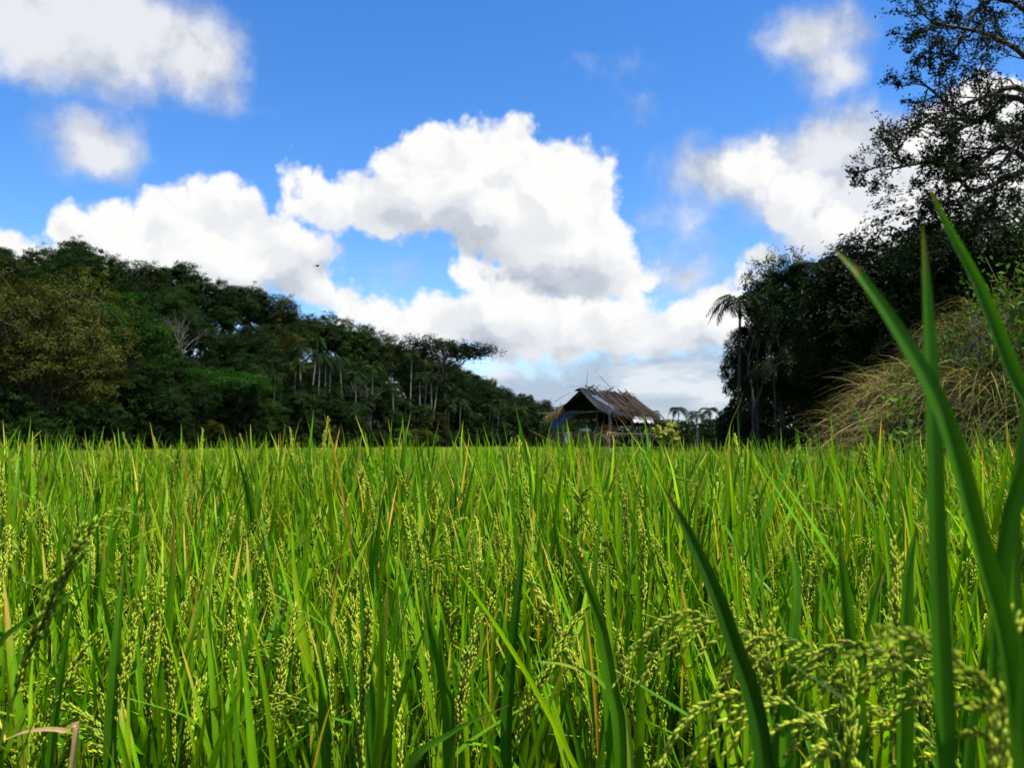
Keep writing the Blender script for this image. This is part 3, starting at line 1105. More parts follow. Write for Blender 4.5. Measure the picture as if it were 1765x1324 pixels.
# ---------------------------------------------------------------- bank with dry grass
BX = [4.4, 4.7, 5.05, 5.55, 6.4, 8, 10, 12.5]
BH = [0, .6, 1.5, 2.1, 2.72, 3.1, 3.0, 2.2]


def bank_z(x, y):
    h = np.interp(x, BX, BH)
    w = np.clip((y - 8.4 - np.clip(5.5 - x, 0, 3) * .5) / 2.6, 0, 1) * np.clip((15.5 - y) / 3, 0, 1)
    return h * w ** .6 + (.16 * np.sin(x * 3.1 + .6) * np.sin(y * 2.3) + .13 * np.sin(x * 6.7 + y * 3.9)) * np.minimum(h, 1) * w


mb = MB()
xs, ys = np.linspace(3.2, 12.6, 50), np.linspace(8.0, 15.6, 40)
X, Y = np.meshgrid(xs, ys)
Z = bank_z(X, Y) - .05
idx = np.arange(X.size).reshape(X.shape)
mb.add(np.stack([X, Y, Z], -1).reshape(-1, 3), np.stack([idx[:-1, :-1], idx[:-1, 1:], idx[1:, 1:], idx[1:, :-1]], -1).reshape(-1, 4))
tag(mb.build('bank', M_HILL), 'earth bank under the dry grass', kind='structure')


def ribbons(P0, D0, L, w, tints, sag, nseg, rg, zmin=0.02):
    """Arching flat stems, all in one go. Returns V, F, T."""
    n = len(P0)
    t = np.linspace(0, 1, nseg + 1)
    side = unit(np.cross(D0, rg.normal(size=(n, 3))))
    C = P0[:, None] + D0[:, None] * (L[:, None] * t)[..., None]
    C[..., 2] -= (sag[:, None] * L[:, None]) * t ** 2
    hor = unit(D0 * (1, 1, 0) + 1e-6)
    C += hor[:, None] * ((sag * L)[:, None] * .45 * t ** 2)[..., None]
    C[..., 2] = np.maximum(C[..., 2], zmin)
    ww = (w[:, None] * (1 - .85 * t ** 1.5))[..., None]
    V = np.stack([C - side[:, None] * ww * .5, C + side[:, None] * ww * .5], 2).reshape(-1, 3)
    base = np.arange(n)[:, None] * (2 * (nseg + 1))
    k = np.arange(nseg) * 2
    F = np.stack([base + k, base + k + 1, base + k + 3, base + k + 2], -1).reshape(-1, 4)
    return V, F, np.repeat(tints, 2 * (nseg + 1), 0)


r2 = np.random.default_rng(91)
mb = MB()
PAL = np.array([(.36, .27, .07), (.25, .21, .045), (.13, .14, .024), (.07, .10, .014), (.09, .053, .018), (.035, .027, .011)])
for n, lo, hi, wd, sg, pr in ((13000, .25, .60, (.005, .010), (.2, .9), (.06, .14, .24, .26, .16, .14)), (13000, .45, 1.0, (.005, .010), (.4, 1.2), (.26, .30, .20, .14, .06, .04)),
                              (650, .9, 1.8, (.006, .010), (.55, 1.3), (.5, .34, .12, .04, 0, 0))):
    x = r2.uniform(4.0, 9.5, n)
    y = r2.uniform(8.2, 13.5, n)
    patch = .5 + .5 * np.sin(x * 4.1 + 1.3 * np.sin(y * 3.3)) * np.sin(y * 3.7 + x * 1.9)
    keep = (r2.random(n) < np.clip(np.interp(x, BX, BH) + .25, 0, 1)) & (r2.random(n) < .2 + .8 * patch)
    x, y, patch = x[keep], y[keep], patch[keep]
    n = len(x)
    P0 = np.stack([x, y, bank_z(x, y) - .03], 1)
    g = .05
    nrm = unit(np.stack([-(bank_z(x + g, y) - bank_z(x - g, y)) / (2 * g), -(bank_z(x, y + g) - bank_z(x, y - g)) / (2 * g), np.ones(n)], 1))
    az_ = np.sin(x * 2.3 + y * 1.1) * 1.6 + r2.normal(0, .8, n)
    D0 = unit(nrm * .6 + np.array([-.25, -.30, .75]) + np.stack([np.sin(az_), -np.cos(az_), 0 * az_], 1) * .45 + r2.normal(0, .48, (n, 3)))
    tints = PAL[r2.choice(6, n, p=pr)] * r2.uniform(.7, 1.25, (n, 1)) * (.45 + .8 * patch)[:, None]
    mb.add(*ribbons(P0, D0, r2.uniform(lo, hi, n), r2.uniform(*wd, n), tints, r2.uniform(*sg, n), 8 if lo > .9 else 6, r2))
tag(mb.build('dry_grass', M_STRAW, None, False), 'tangled straw-coloured dry grass arching over the bank on the right', 'dry grass', kind='stuff')
# small green creepers growing through it
mb = MB()
n = 16000
cx = r2.uniform(4.2, 9, 120)
cyy = r2.uniform(8.6, 12, 120)
w = r2.integers(0, 120, n)
x = cx[w] + r2.normal(0, .22, n)
y = cyy[w] + r2.normal(0, .22, n)
P = np.stack([x, y, bank_z(x, y) + r2.uniform(0, .35, n)], 1)
tb = r2.uniform(.6, 1.4, (n, 1)) * np.array([(.045, .085, .012)])
V, F, T = leaf_cards(P, unit(r2.normal(size=(n, 3)) + (0, -.4, .6)), r2.uniform(.03, .075, n), .6, tb, r2)
mb.add(V, F, T)
tag(mb.build('creeper_foliage', M_LEAF, None, False), 'small green creeper leaves growing through the dry grass', 'creeper', kind='stuff')


def vine(px, py, dp, seed, label, n=260, h=1.2):
    """Leafy climber: stem plus pointed leaves."""
    r3 = np.random.default_rng(seed)
    p = at(px, py, dp)
    b = np.array([p[0], dp, float(bank_z(p[0], dp)) - .05])
    root = empty('climber', b)
    top = p - b
    st, cr = MB(), MB()
    for j in range(5):
        q = top * r3.uniform(.6, 1.05) + r3.normal(0, .22, 3)
        path = bez([(r3.normal(0, .1), r3.normal(0, .1), 0), q * .5 + r3.normal(0, .12, 3), q], 8)
        st.add(*tube(path, np.linspace(.012, .004, 8), 4), tint=(.12, .14, .03))
        m = n // 5
        t_ = r3.uniform(.35, 1.05, m)
        k = np.minimum((t_ * 7).astype(int), 6)
        C = path[k] + (path[k + 1] - path[k]) * (t_ * 7 - k)[:, None] + r3.normal(0, .08, (m, 3))
        tb = r3.uniform(.7, 1.3, (m, 1)) * np.ones((1, 3))
        V, F, T = leaf_cards(C, unit(r3.normal(size=(m, 3)) + (.2, -.3, .6)), r3.uniform(.06, .12, m), .5, tb, r3)
        cr.add(V, F, T)
    st.build('stem', M_STRAW, root)
    o = cr.build('foliage', M_LEAF, root, False)
    o.color = (.07, .14, .012, 1)
    return tag(root, label, 'climber', 'bright climbers on the bank')


vine(1752, 375, 10.2, 1, 'bright green climber hanging high at the right edge above the dry bank', n=200)
vine(1722, 480, 10.2, 2, 'bright green leafy climber on top of the dry grass bank', n=200)
vine(1560, 640, 9.6, 3, 'green leafy sprig low on the slope of the dry bank', n=160)
vine(1770, 500, 10, 4, 'bright green climber beside the taller climber at the right edge', n=130)

# ================================================================ hut
M_TARP = solid_material('black_tarp', (.005, .006, .009), (.013, .016, .023), 3.0, rough=.55, spec=.06, use_tint=True, bump=.25, bump_dist=.03)
M_BLUE = solid_material('blue_tarp', (.003, .022, .10), (.007, .045, .19), 3.0, rough=.4, spec=.4, use_tint=True)
M_WOOD = solid_material('weathered_wood', (.05, .036, .025), (.13, .105, .077), 4.0, stretch=(3, 3, .6), bump=.4, bump_dist=.01)
M_POST = solid_material('mottled_post', (.04, .034, .027), (.25, .23, .19), 9.0, stretch=(1, 1, .7), bump=.3, bump_dist=.01)
M_THATCH = solid_material('thatch', (.016, .012, .009), (.052, .039, .029), 6.0, stretch=(1, 1, .4), rough=.95, bump=.4, bump_dist=.01)
M_REDBARK = solid_material('red_bark', (.026, .014, .011), (.068, .040, .031), 6.0, stretch=(1, 1, .5), rough=.9, bump=.4, bump_dist=.01)
M_CLOTH = solid_material('white_cloth', (.40, .40, .41), (.58, .58, .59), 5.0, rough=.9)
M_ORANGE = solid_material('orange_cloth', (.22, .05, .012), (.34, .10, .02), 8.0, rough=.9)


def build_hut():
    r2 = np.random.default_rng(123)
    dp = 28.0
    loc = ((1003 - 882.5) / FPX * dp, dp, 0)
    rz = R(-35)
    root = empty('field_hut', loc, rz)
    tag(root, 'small open thatched watch hut on posts with black tarpaulin roof in the field', 'hut')
    LN = 3.45
    EL, ER, ZA, ZL, ZR = -1.22, 1.16, 2.95, 2.10, 2.10

    def rough_pole(p0, p1, r0, r1, name, mat, sides=8, wob=.02, n=7, parent=root):
        pts = np.array([np.asarray(p0) + (np.asarray(p1) - np.asarray(p0)) * t for t in np.linspace(0, 1, n)], float)
        pts[1:-1] += r2.normal(0, wob, (n - 2, 3))
        m = MB()
        V, F = tube(pts, np.linspace(r0, r1, n) * r2.uniform(.9, 1.1, n), sides)
        m.add(V, F)
        m.F.append(tuple(range(sides))[::-1])
        m.F.append(tuple(range((n - 1) * sides, n * sides)))
        return m.build(name, mat, parent)

    def roof_pt(side, a, v, lift=0.0):
        """side -1 left / +1 right slope; a 0 at the ridge, 1 at the eave; v along the ridge."""
        u = (EL if side < 0 else ER) * a
        z = ZA + ((ZL if side < 0 else ZR) - ZA) * a - .07 * math.sin(math.pi * a) - .04 * math.sin(math.pi * v / LN)
        return np.array([u, v, z + lift])
    # posts
    for (u, v, top, r_) in ((-.80, .22, 2.40, .062), (.93, .12, 2.24, .070), (-.82, 3.0, 2.35, .06), (.93, 3.05, 2.2, .062), (.95, 1.75, 2.2, .055)):
        rough_pole((u, v, -.3), (u + r2.normal(0, .03), v, top), r_, r_ * .85, 'post', M_POST)
    rough_pole((.28, .55, 1.45), (.24, .6, 2.62), .03, .025, 'prop', M_WOOD)
    rough_pole((-1.02, -.02, -.3), (-1.12, -.05, 1.45), .035, .03, 'prop', M_WOOD)
    # beams
    rough_pole((-1.2, .15, 2.16), (1.1, .1, 2.2), .04, .035, 'beam', M_WOOD)
    rough_pole((-1.2, 3.1, 2.16), (1.1, 3.1, 2.16), .04, .035, 'beam', M_WOOD)
    rough_pole((-.85, -.2, 2.30), (-.85, LN, 2.30), .035, .03, 'beam', M_WOOD)
    rough_pole((.93, -.15, 2.17), (.95, LN, 2.17), .035, .03, 'beam', M_WOOD)
    rough_pole((0, -.12, 2.86), (0, LN + .1, 2.84), .04, .035, 'ridge_pole', M_WOOD)
    for v in (.05, .9, 1.8, 2.7, 3.3):
        for s in (-1, 1):
            a, b = roof_pt(s, .02, v, -.09), roof_pt(s, 1.02, v, -.08)
            rough_pole(a, b, .025, .022, 'rafter', M_WOOD, 6, .01)
    # roof: under layers, one for each slope
    slope = {}
    for s in (-1, 1):
        m = MB()
        na, nv = 10, 16
        for lay, lift in ((0, -.05), (1, -.02)):
            V = np.array([roof_pt(s, a, v, lift) + r2.normal(0, .008, 3) for v in np.linspace(-.1, LN, nv) for a in np.linspace(0, 1, na)])
            idx_ = np.arange(len(V)).reshape(nv, na)
            m.add(V, np.stack([idx_[:-1, :-1], idx_[:-1, 1:], idx_[1:, 1:], idx_[1:, :-1]], -1).reshape(-1, 4), tint=(.45, .45, .5) if lay == 0 else (1, 1, 1))
        slope[s] = m.build('roof_slope', M_THATCH if s > 0 else M_TARP, root)
    # thatch strips and bark boards down the slopes, each a piece
    for s, lo, hi, cnt in ((1, 1.0, LN + .05, 46), (-1, .0, LN, 30), (2, .75, LN - .3, 22)):
        for i in range(cnt):
            over_, s_ = (.085, 1) if s == 2 else (0., s)
            v = lo + (hi - lo) * (i + r2.uniform(0, .9)) / cnt
            a0, a1 = r2.uniform(-.04, .25), r2.uniform(.85, 1.16)
            if r2.random() < .25:
                a0 = r2.uniform(.2, .6)
            w_ = r2.uniform(.03, .085)
            dv = r2.normal(0, .10)
            m = MB()
            ts = np.linspace(a0, a1, 6)
            Pm = np.array([roof_pt(s_, a, v + dv * (a - a0), .012 + over_ + r2.uniform(0, .05) * (1 if a < .98 else .3)) for a in ts])
            Pm[-1, 2] -= r2.uniform(0, .06)
            prof = np.array([[-.5, -.012], [-.2, .018], [.2, .018], [.5, -.012]])
            V = []
            for q, p_ in enumerate(Pm):
                for (a, b) in prof:
                    V.append(p_ + np.array([0, a * w_ * (1 - .1 * q / 5), b]))
            F = [(q * 4 + j, q * 4 + j + 1, q * 4 + j + 5, q * 4 + j + 4) for q in range(5) for j in range(3)]
            m.add(np.array(V), F, tint=np.ones(3) * r2.uniform(.6, 1.3))
            red = s > 0 and r2.random() < .5
            m.build('thatch_strip', M_REDBARK if red else M_THATCH, slope[s_], smooth=False)
    # loose straw along ridge and eaves
    m = MB()
    n = 700
    sd = r2.choice([-1, 1], n)
    aa = np.where(r2.random(n) < .3, r2.uniform(-.02, .1, n), r2.uniform(.8, 1.02, n))
    vv = r2.uniform(-.1, LN + .1, n)
    P = np.array([roof_pt(s_, a_, v_, .03) for s_, a_, v_ in zip(sd, aa, vv)])
    D = unit(np.stack([sd * r2.uniform(.2, 1, n), r2.normal(0, .4, n), r2.normal(-.25, .35, n)], 1))
    tn = np.array([(.075, .055, .033)]) * r2.uniform(.4, 1.3, (n, 1))
    m.add(*ribbons(P, D, r2.uniform(.12, .4, n), r2.uniform(.008, .02, n), tn, r2.uniform(.1, .6, n), 4, r2))
    n = 260                                         # straw hanging from the left gable edge
    P = np.array([roof_pt(-1, a_, -.1 + r2.uniform(0, .1), .0) for a_ in r2.uniform(.55, 1.08, n)])
    D = unit(np.stack([-r2.uniform(.0, .6, n), r2.normal(-.2, .3, n), r2.normal(-.7, .3, n)], 1))
    tn = np.array([(.36, .26, .12)]) * r2.uniform(.5, 1.3, (n, 1))
    m.add(*ribbons(P, D, r2.uniform(.12, .34, n), r2.uniform(.008, .018, n), tn, r2.uniform(.1, .4, n), 4, r2))
    tag(m.build('loose_straw', M_STRAW, root, False), kind='stuff')

    # tarpaulins over the right slope
    def sheet(v0, v1, a0, a1, lift, name, mat, nv=18, na=18, fold=.03, hang=0.0, tint=(1, 1, 1)):
        m = MB()
        V = []
        for iv, v in enumerate(np.linspace(v0, v1, nv)):
            for a in np.linspace(a0, a1, na):
                if a < 0:
                    p = roof_pt(-1, -a, v, lift)
                elif a <= 1:
                    p = roof_pt(1, a, v, lift)
                else:
                    p = roof_pt(1, 1, v, lift) + np.array([.10 * (a - 1), -.05 * (a - 1), -.9 * (a - 1)])
                f = fold * (math.sin(v * 17 + a * 3) * .5 + math.sin(v * 31 - a * 7 + 1) * .35 + math.sin(a * 9 + v * 5) * .4) * (.35 + .9 * max(a, 0))
                p = p + np.array([.5 * f, 0, f])
                if hang and iv == 0:
                    p = p + np.array([0, -.03, -hang * (.3 + .9 * max(0, a))])
                V.append(p)
        idx_ = np.arange(len(V)).reshape(nv, na)
        m.add(np.array(V), np.stack([idx_[:-1, :-1], idx_[:-1, 1:], idx_[1:, 1:], idx_[1:, :-1]], -1).reshape(-1, 4), tint)
        return m.build(name, mat, root)
    tag(sheet(-.22, .98, -.12, 1.10, .06, 'tarpaulin', M_TARP, fold=.045, hang=.12), 'black plastic sheet folded over the front of the roof')
    tag(sheet(1.5, 2.3, .02, 1.04, .075, 'tarpaulin', M_TARP, fold=.03), 'black plastic sheet laid between the bark strips')
    # thin pale strips standing in for light caught on the front sheet's folds
    for v0, v1 in ((.10, .42), (.25, .75), (.38, .5), (.05, .2)):
        rough_pole(roof_pt(1, .3, v0, .10), roof_pt(1, .85, v1, .085), .005, .003, 'fold_highlight', M_CLOTH, 5, .012)
    # scraps of pale plastic at the eave
    for v in (1.25, 1.62, 2.35):
        m = MB()
        p = roof_pt(1, 1.0, v, 0)
        V = np.array([p + np.array([.03 * j, .16 * i, -.10 * j + .02 * math.sin(i * 3 + j)]) for j in range(3) for i in range(4)])
        idx_ = np.arange(12).reshape(3, 4)
        m.add(V, np.stack([idx_[:-1, :-1], idx_[:-1, 1:], idx_[1:, 1:], idx_[1:, :-1]], -1).reshape(-1, 4))
        m.build('plastic_scrap', M_CLOTH, root)
    # blue sheet under the left eave
    m = MB()
    V = []
    for j in range(9):
        for i in range(12):
            a, b = i / 11, j / 8
            V.append((-1.22 + .95 * a, .05 + .06 * math.sin(a * 11) + .25 * a, 2.06 + .22 * a - b * (.44 - .30 * a) - .04 * math.sin(a * 7)))
    idx_ = np.arange(len(V)).reshape(9, 12)
    m.add(np.array(V), np.stack([idx_[:-1, :-1], idx_[:-1, 1:], idx_[1:, 1:], idx_[1:, :-1]], -1).reshape(-1, 4))
    tag(m.build('side_sheet', M_BLUE, root), 'blue plastic sheet hanging under the left eave')
    # dark sheet closing the back of the roof space
    m = MB()
    V = []
    for j in range(8):
        for i in range(14):
            u = EL * .95 + (ER - EL) * .95 * i / 13
            a = abs(u) / (abs(EL) if u < 0 else ER)
            ztop = ZA - (ZA - 2.1) * a - .08
            V.append((u, 3.0 + .05 * math.sin(u * 9 + j), ztop - (ztop - 1.78) * j / 7))
    idx_ = np.arange(len(V)).reshape(8, 14)
    m.add(np.array(V), np.stack([idx_[:-1, :-1], idx_[:-1, 1:], idx_[1:, 1:], idx_[1:, :-1]], -1).reshape(-1, 4))
    m.build('back_sheet', M_TARP, root)
    # platform of poles with a straw fringe
    m = MB()
    for u in (-.8, .1, .95):
        m.add(*tube([(u, -.1, 1.42), (u, 1.2, 1.415), (u, 2.2, 1.42), (u, 3.3, 1.42)], [.04, .042, .04, .038], 7))
    deck = m.build('platform', M_WOOD, root)
    for i in range(17):
        v = .02 + i * .195
        rough_pole((-1.22 + r2.uniform(-.1, .05), v, 1.50), (1.02 + r2.uniform(0, .2), v, 1.47), .04, .035, 'platform_slat', M_WOOD, 6, .01, 5, deck)
    m = MB()
    n = 420
    P = np.stack([r2.uniform(-1.2, 1.1, n), r2.uniform(-.05, .25, n), r2.uniform(1.46, 1.56, n)], 1)
    D = unit(np.stack([r2.normal(0, .7, n), -r2.uniform(.1, 1, n), r2.normal(-.3, .4, n)], 1))
    tn = np.array([(.42, .30, .14)]) * r2.uniform(.4, 1.2, (n, 1))
    m.add(*ribbons(P, D, r2.uniform(.12, .42, n), r2.uniform(.01, .02, n), tn, r2.uniform(.3, 1.2, n), 5, r2))
    tag(m.build('straw_bedding', M_STRAW, root, False), kind='stuff')
    # weighting poles and sticks on the roof
    rough_pole((-.30, .55, 2.88), (.24, .40, 3.09), .026, .022, 'roof_stick', M_WOOD)
    rough_pole((.30, .42, 2.93), (-.22, .62, 3.10), .03, .028, 'roof_stick', M_WOOD)
    rough_pole((-.24, 1.70, 2.82), (.24, 1.75, 3.10), .03, .024, 'roof_stick', M_WOOD)
    rough_pole((-.18, 2.9, 2.80), (.18, 2.85, 3.0), .03, .024, 'roof_stick', M_WOOD)
    rough_pole((.16, .0, 2.84), (.19, .05, 3.55), .011, .005, 'roof_stick', M_WOOD, 5, .01)
    rough_pole((.1, 2.25, 2.88), (-.12, 1.1, 3.62), .012, .005, 'roof_stick', M_WOOD, 5, .015)
    rough_pole((-.45, -.2, 3.03), (.9, .9, 3.04), .005, .004, 'roof_stick', M_WOOD, 5, .01)
    rough_pole((-1.0, -.1, 2.55), (-.5, .1, 2.86), .008, .004, 'roof_stick', M_WOOD, 5, .01)
    rough_pole((-1.65, -.2, 2.19), (-1.0, .15, 2.14), .02, .015, 'roof_stick', M_WOOD, 5, .01)

    # things on the platform
    def world(p):
        return Matrix.Translation(loc) @ Matrix.Rotation(rz, 4, 'Z') @ Vector(p)

    def lump(name, c, s, mat, label, cat, seed):
        r3 = np.random.default_rng(seed)
        m = MB()
        nu, nv_ = 14, 8
        V = []
        for j in range(nv_ + 1):
            th = math.pi * j / nv_
            for i in range(nu):
                ph = 2 * math.pi * i / nu
                k = 1 + .18 * math.sin(3 * ph + 2 * th + seed) + r3.normal(0, .04)
                V.append((math.cos(ph) * math.sin(th) * s[0] * k, math.sin(ph) * math.sin(th) * s[1] * k, max(0, s[2] * (1 + math.cos(th)) * .5 * k)))
        F = [(j * nu + i, j * nu + (i + 1) % nu, (j + 1) * nu + (i + 1) % nu, (j + 1) * nu + i) for j in range(nv_) for i in range(nu)]
        m.add(np.array(V), F)
        o = m.build(name, mat)
        o.location = world(c)
        o.rotation_euler.z = rz
        return tag(o, label, cat)
    lump('sack', (.02, .25, 1.53), (.20, .14, .11), M_CLOTH, 'small white sack lying on the platform of the hut', 'sack', 1)
    lump('cloth_bundle', (.48, 1.0, 1.53), (.26, .2, .24), M_ORANGE, 'rusty orange cloth bundle on the platform of the hut', 'cloth', 2)
    m = MB()
    V = np.array([(-.62 + .22 * i / 5 + .02 * math.sin(j), -.04 + .03 * math.sin(i * 1.9 + j * .4) - .01 * j, 1.53 - .34 * j / 7 - .03 * math.sin(i * 1.3) * (j / 7)) for j in range(8) for i in range(6)])
    idx_ = np.arange(48).reshape(8, 6)
    m.add(V, np.stack([idx_[:-1, :-1], idx_[:-1, 1:], idx_[1:, 1:], idx_[1:, :-1]], -1).reshape(-1, 4))
    o = m.build('hanging_cloth', M_CLOTH)
    o.location = loc
    o.rotation_euler.z = rz
    tag(o, 'white cloth hanging over the edge of the hut platform by the front post', 'cloth')


build_hut()

# ================================================================ rice
GREENS = np.array([(.068, .186, .0022), (.088, .218, .0026), (.116, .250, .003), (.041, .136, .0024), (.150, .280, .003)])
YELLOW = np.array([(.42, .33, .035), (.50, .30, .05), (.34, .34, .04)])
DRY = np.array([(.40, .27, .13), (.30, .19, .09), (.46, .36, .20)])


def blade(rg, L=.5, w=.0145, bend=.35, twist=.5, nseg=12, color=(.06, .2, .01), kink=0.0, tip_yellow=0.0):
    """One leaf blade from the origin up +Z, bending towards +X; folded along the midrib."""
    t = np.linspace(0, 1, nseg + 1)
    th = bend * t ** 1.6 + kink * np.clip((t - .55) / .12, 0, 1)
    dl = L / nseg
    x = np.concatenate([[0], np.cumsum(np.sin(th[:-1]) * dl)])
    z = np.concatenate([[0], np.cumsum(np.cos(th[:-1]) * dl)])
    y = .012 * np.sin(t * 5 + rg.uniform(0, 6)) * t
    C = np.stack([x, y, z], 1)
    T = np.stack([np.sin(th), np.zeros_like(t), np.cos(th)], 1)
    tw = rg.uniform(-.3, .3) + twist * t
    S0 = np.tile([0., 1., 0.], (len(t), 1))
    N0 = np.cross(T, S0)
    S = np.cos(tw)[:, None] * S0 + np.sin(tw)[:, None] * N0
    Nn = np.cross(T, S)
    ww = w * np.minimum(1, .5 + 1.5 * t) * np.clip(1 - t ** 2.6, 0, 1) ** .75
    ww[-1] = w * .02
    V = np.stack([C - S * ww[:, None] * .5 + Nn * ww[:, None] * .13, C, C + S * ww[:, None] * .5 + Nn * ww[:, None] * .13], 1).reshape(-1, 3)
    k = np.arange(nseg) * 3
    F = np.concatenate([np.stack([k, k + 1, k + 4, k + 3], 1), np.stack([k + 1, k + 2, k + 5, k + 4], 1)])
    c = np.asarray(color)[None] * (1 + .25 * (t[:, None] - .5))
    c[:, 0] *= 1 + .25 * (1 - t)
    if tip_yellow:
        m_ = np.clip((t - (1 - tip_yellow)) / .12, 0, 1)[:, None]
        c = c * (1 - m_) + np.array([(.42, .30, .05)]) * m_
    T3 = np.repeat(c, 3, 0)
    T3[1::3] *= np.array([1.25, 1.2, 1.3])          # paler midrib
    T3 = np.hstack([T3, np.tile([0., .5, 1.], nseg + 1)[:, None]])
    mb_ = MB()
    mb_.add(V, F, T3)
    return mb_


def grain_shape(lod):
    if lod:
        rings, sides = [(.0, .0), (.22, .8), (.62, .95), (1, .0)], 5
    else:
        rings, sides = [(.0, .0), (.45, 1.0), (1, .0)], 4
    V = [(0, 0, 0)]
    for (z, r_) in rings[1:-1]:
        for i in range(sides):
            a = 2 * math.pi * i / sides
            V.append((math.cos(a) * r_, math.sin(a) * r_ * .75, z))
    V.append((0, 0, 1))
    n = len(V) - 1
    F = [(0, 1 + (i + 1) % sides, 1 + i) for i in range(sides)]
    m = len(rings) - 2
    for k in range(m - 1):
        b = 1 + k * sides
        F += [(b + i, b + (i + 1) % sides, b + sides + (i + 1) % sides) for i in range(sides)] + [(b + i, b + sides + (i + 1) % sides, b + sides + i) for i in range(sides)]
    b = 1 + (m - 1) * sides
    F += [(b + i, b + (i + 1) % sides, n) for i in range(sides)]
    return np.array(V, float), np.array(F)


GRAIN = [grain_shape(0), grain_shape(1)]


def panicle(rg, L=.22, droop=1.0, lod=1, n_br=10, color=(.34, .38, .075), spread=.3):
    """Rice head from the origin up +Z nodding towards +X: axis, branches, grains."""
    mb_ = MB()
    t = np.linspace(0, 1, 12)
    th = droop * t ** 1.3
    dl = L / 11
    ax = np.stack([np.concatenate([[0], np.cumsum(np.sin(th[:-1]) * dl)]), np.zeros(12), np.concatenate([[0], np.cumsum(np.cos(th[:-1]) * dl)])], 1)
    mb_.add(*tube(ax, np.linspace(.0014, .0006, 12), 3), tint=(.12, .22, .03))
    GV, GF = GRAIN[lod]
    cs, ds, ls = [], [], []

    def seed_row(path, n):
        d = np.gradient(path, axis=0)
        for i in range(n):
            u = (.12 + .88 * (i + .5) / n) * (len(path) - 1)
            k = min(int(u), len(path) - 2)
            p = path[k] + (path[k + 1] - path[k]) * (u - k)
            dd = unit(d[k])
            sd = unit(np.cross(dd, rg.normal(size=3)))
            cs.append(p + sd * .0012)
            ds.append(unit(dd + sd * rg.uniform(.12, .34)))
            ls.append(rg.uniform(.0072, .0092))
    for b in range(n_br):
        u = .06 + .80 * b / n_br
        k = u * 11
        j = min(int(k), 10)
        p = ax[j] + (ax[j + 1] - ax[j]) * (k - j)
        tn = unit(ax[j + 1] - ax[j])
        phi = b * 2.4 + rg.normal(0, .3)
        e1 = unit(np.cross(tn, [0, 1, .01]))
        e2 = np.cross(tn, e1)
        d = unit(tn + (e1 * math.cos(phi) + e2 * math.sin(phi)) * spread * rg.uniform(.6, 1.3))
        bl = L * rg.uniform(.36, .55) * (1 - .5 * u)
        tt = np.linspace(0, 1, 6)
        path = p + d * (bl * tt)[:, None]
        path[:, 2] -= bl * .38 * max(droop, .25) * tt ** 2
        path[:, 0] += bl * .12 * droop * tt ** 2
        mb_.add(*tube(path, np.linspace(.0008, .0004, 6), 3), tint=(.14, .24, .03))
        seed_row(path, max(5, int(bl / .0030)))
    seed_row(ax[6:], 14)
    cs, ds, ls = np.array(cs), np.array(ds), np.array(ls)
    a = unit(np.cross(ds, rg.normal(size=ds.shape)))
    b_ = np.cross(ds, a)
    wd = ls * .19
    V = cs[:, None] + GV[None, :, 0, None] * (a * wd[:, None])[:, None] + GV[None, :, 1, None] * (b_ * wd[:, None])[:, None] + GV[None, :, 2, None] * (ds * ls[:, None])[:, None]
    n, m = len(cs), len(GV)
    F = (np.arange(n)[:, None, None] * m + GF[None]).reshape(-1, 3)
    hue = rg.uniform(-.16, .10, n)
    c = np.asarray(color)[None] * rg.uniform(.75, 1.25, (n, 1)) * np.stack([1 + hue, np.ones(n), 1 - hue], 1)
    dry = rg.random(n) < .025
    c[dry] = (.34, .26, .06)
    mb_.add(V.reshape(-1, 3), F, np.repeat(c, m, 0))
    return mb_


rg = np.random.default_rng(55)
BLADE_P, BLADE_L = [], []           # fine and coarse blades with the same parameters
for i in range(22):
    kind = 0 if i < 16 else 1 if i < 19 else 2
    pr = dict(L=.5, w=rg.uniform(.0112, .0178), bend=rg.choice([rg.uniform(.05, .35), rg.uniform(.3, .9)], p=[.75, .25]), twist=rg.uniform(-.9, .9),
              color=GREENS[rg.integers(0, 5)] * rg.uniform(.85, 1.15), tip_yellow=rg.choice([0, .12, .2], p=[.7, .2, .1]))
    if kind == 1:
        pr.update(color=YELLOW[i - 16], w=.0085, bend=.4)
    if kind == 2:
        pr.update(color=DRY[i - 19], w=.009, bend=rg.uniform(.8, 1.7), twist=2.2)
    if i in (5, 11):
        pr.update(kink=.8, w=.012)
    sd = rg.integers(1e6)
    BLADE_P.append(blade(np.random.default_rng(sd), nseg=14, **pr))
    BLADE_L.append(blade(np.random.default_rng(sd), nseg=6, **pr))
PAN_P, PAN_L = [], []
for i in range(9):
    pr = dict(L=rg.uniform(.17, .22), droop=[.15, .3, .5, .25, .9, 1.5, 2.3, 2.7, .4][i], n_br=int(rg.integers(11, 14)), color=np.array([(.34, .41, .026), (.40, .455, .038), (.285, .37, .02)][i % 3]),
              spread=[.07, .08, .10, .07, .13, .18, .20, .22, .09][i])
    sd = rg.integers(1e6)
    PAN_P.append(panicle(np.random.default_rng(sd), lod=1, **pr))
    PAN_L.append(panicle(np.random.default_rng(sd), lod=0, **pr))
blade_mesh = [b.mesh('leaf', M_RICE) for b in BLADE_P]
pan_mesh = [p.mesh('panicle', M_GRAIN) for p in PAN_P]
cm = MB()
cm.add(*tube([(0, 0, -.05), (0, 0, .25), (0, 0, .5), (0, 0, .75), (0, 0, 1)], [.0042, .0038, .0032, .0024, .0014], 5), tint=(.085, .16, .016))
culm_mesh = cm.mesh('culm', M_RICE)


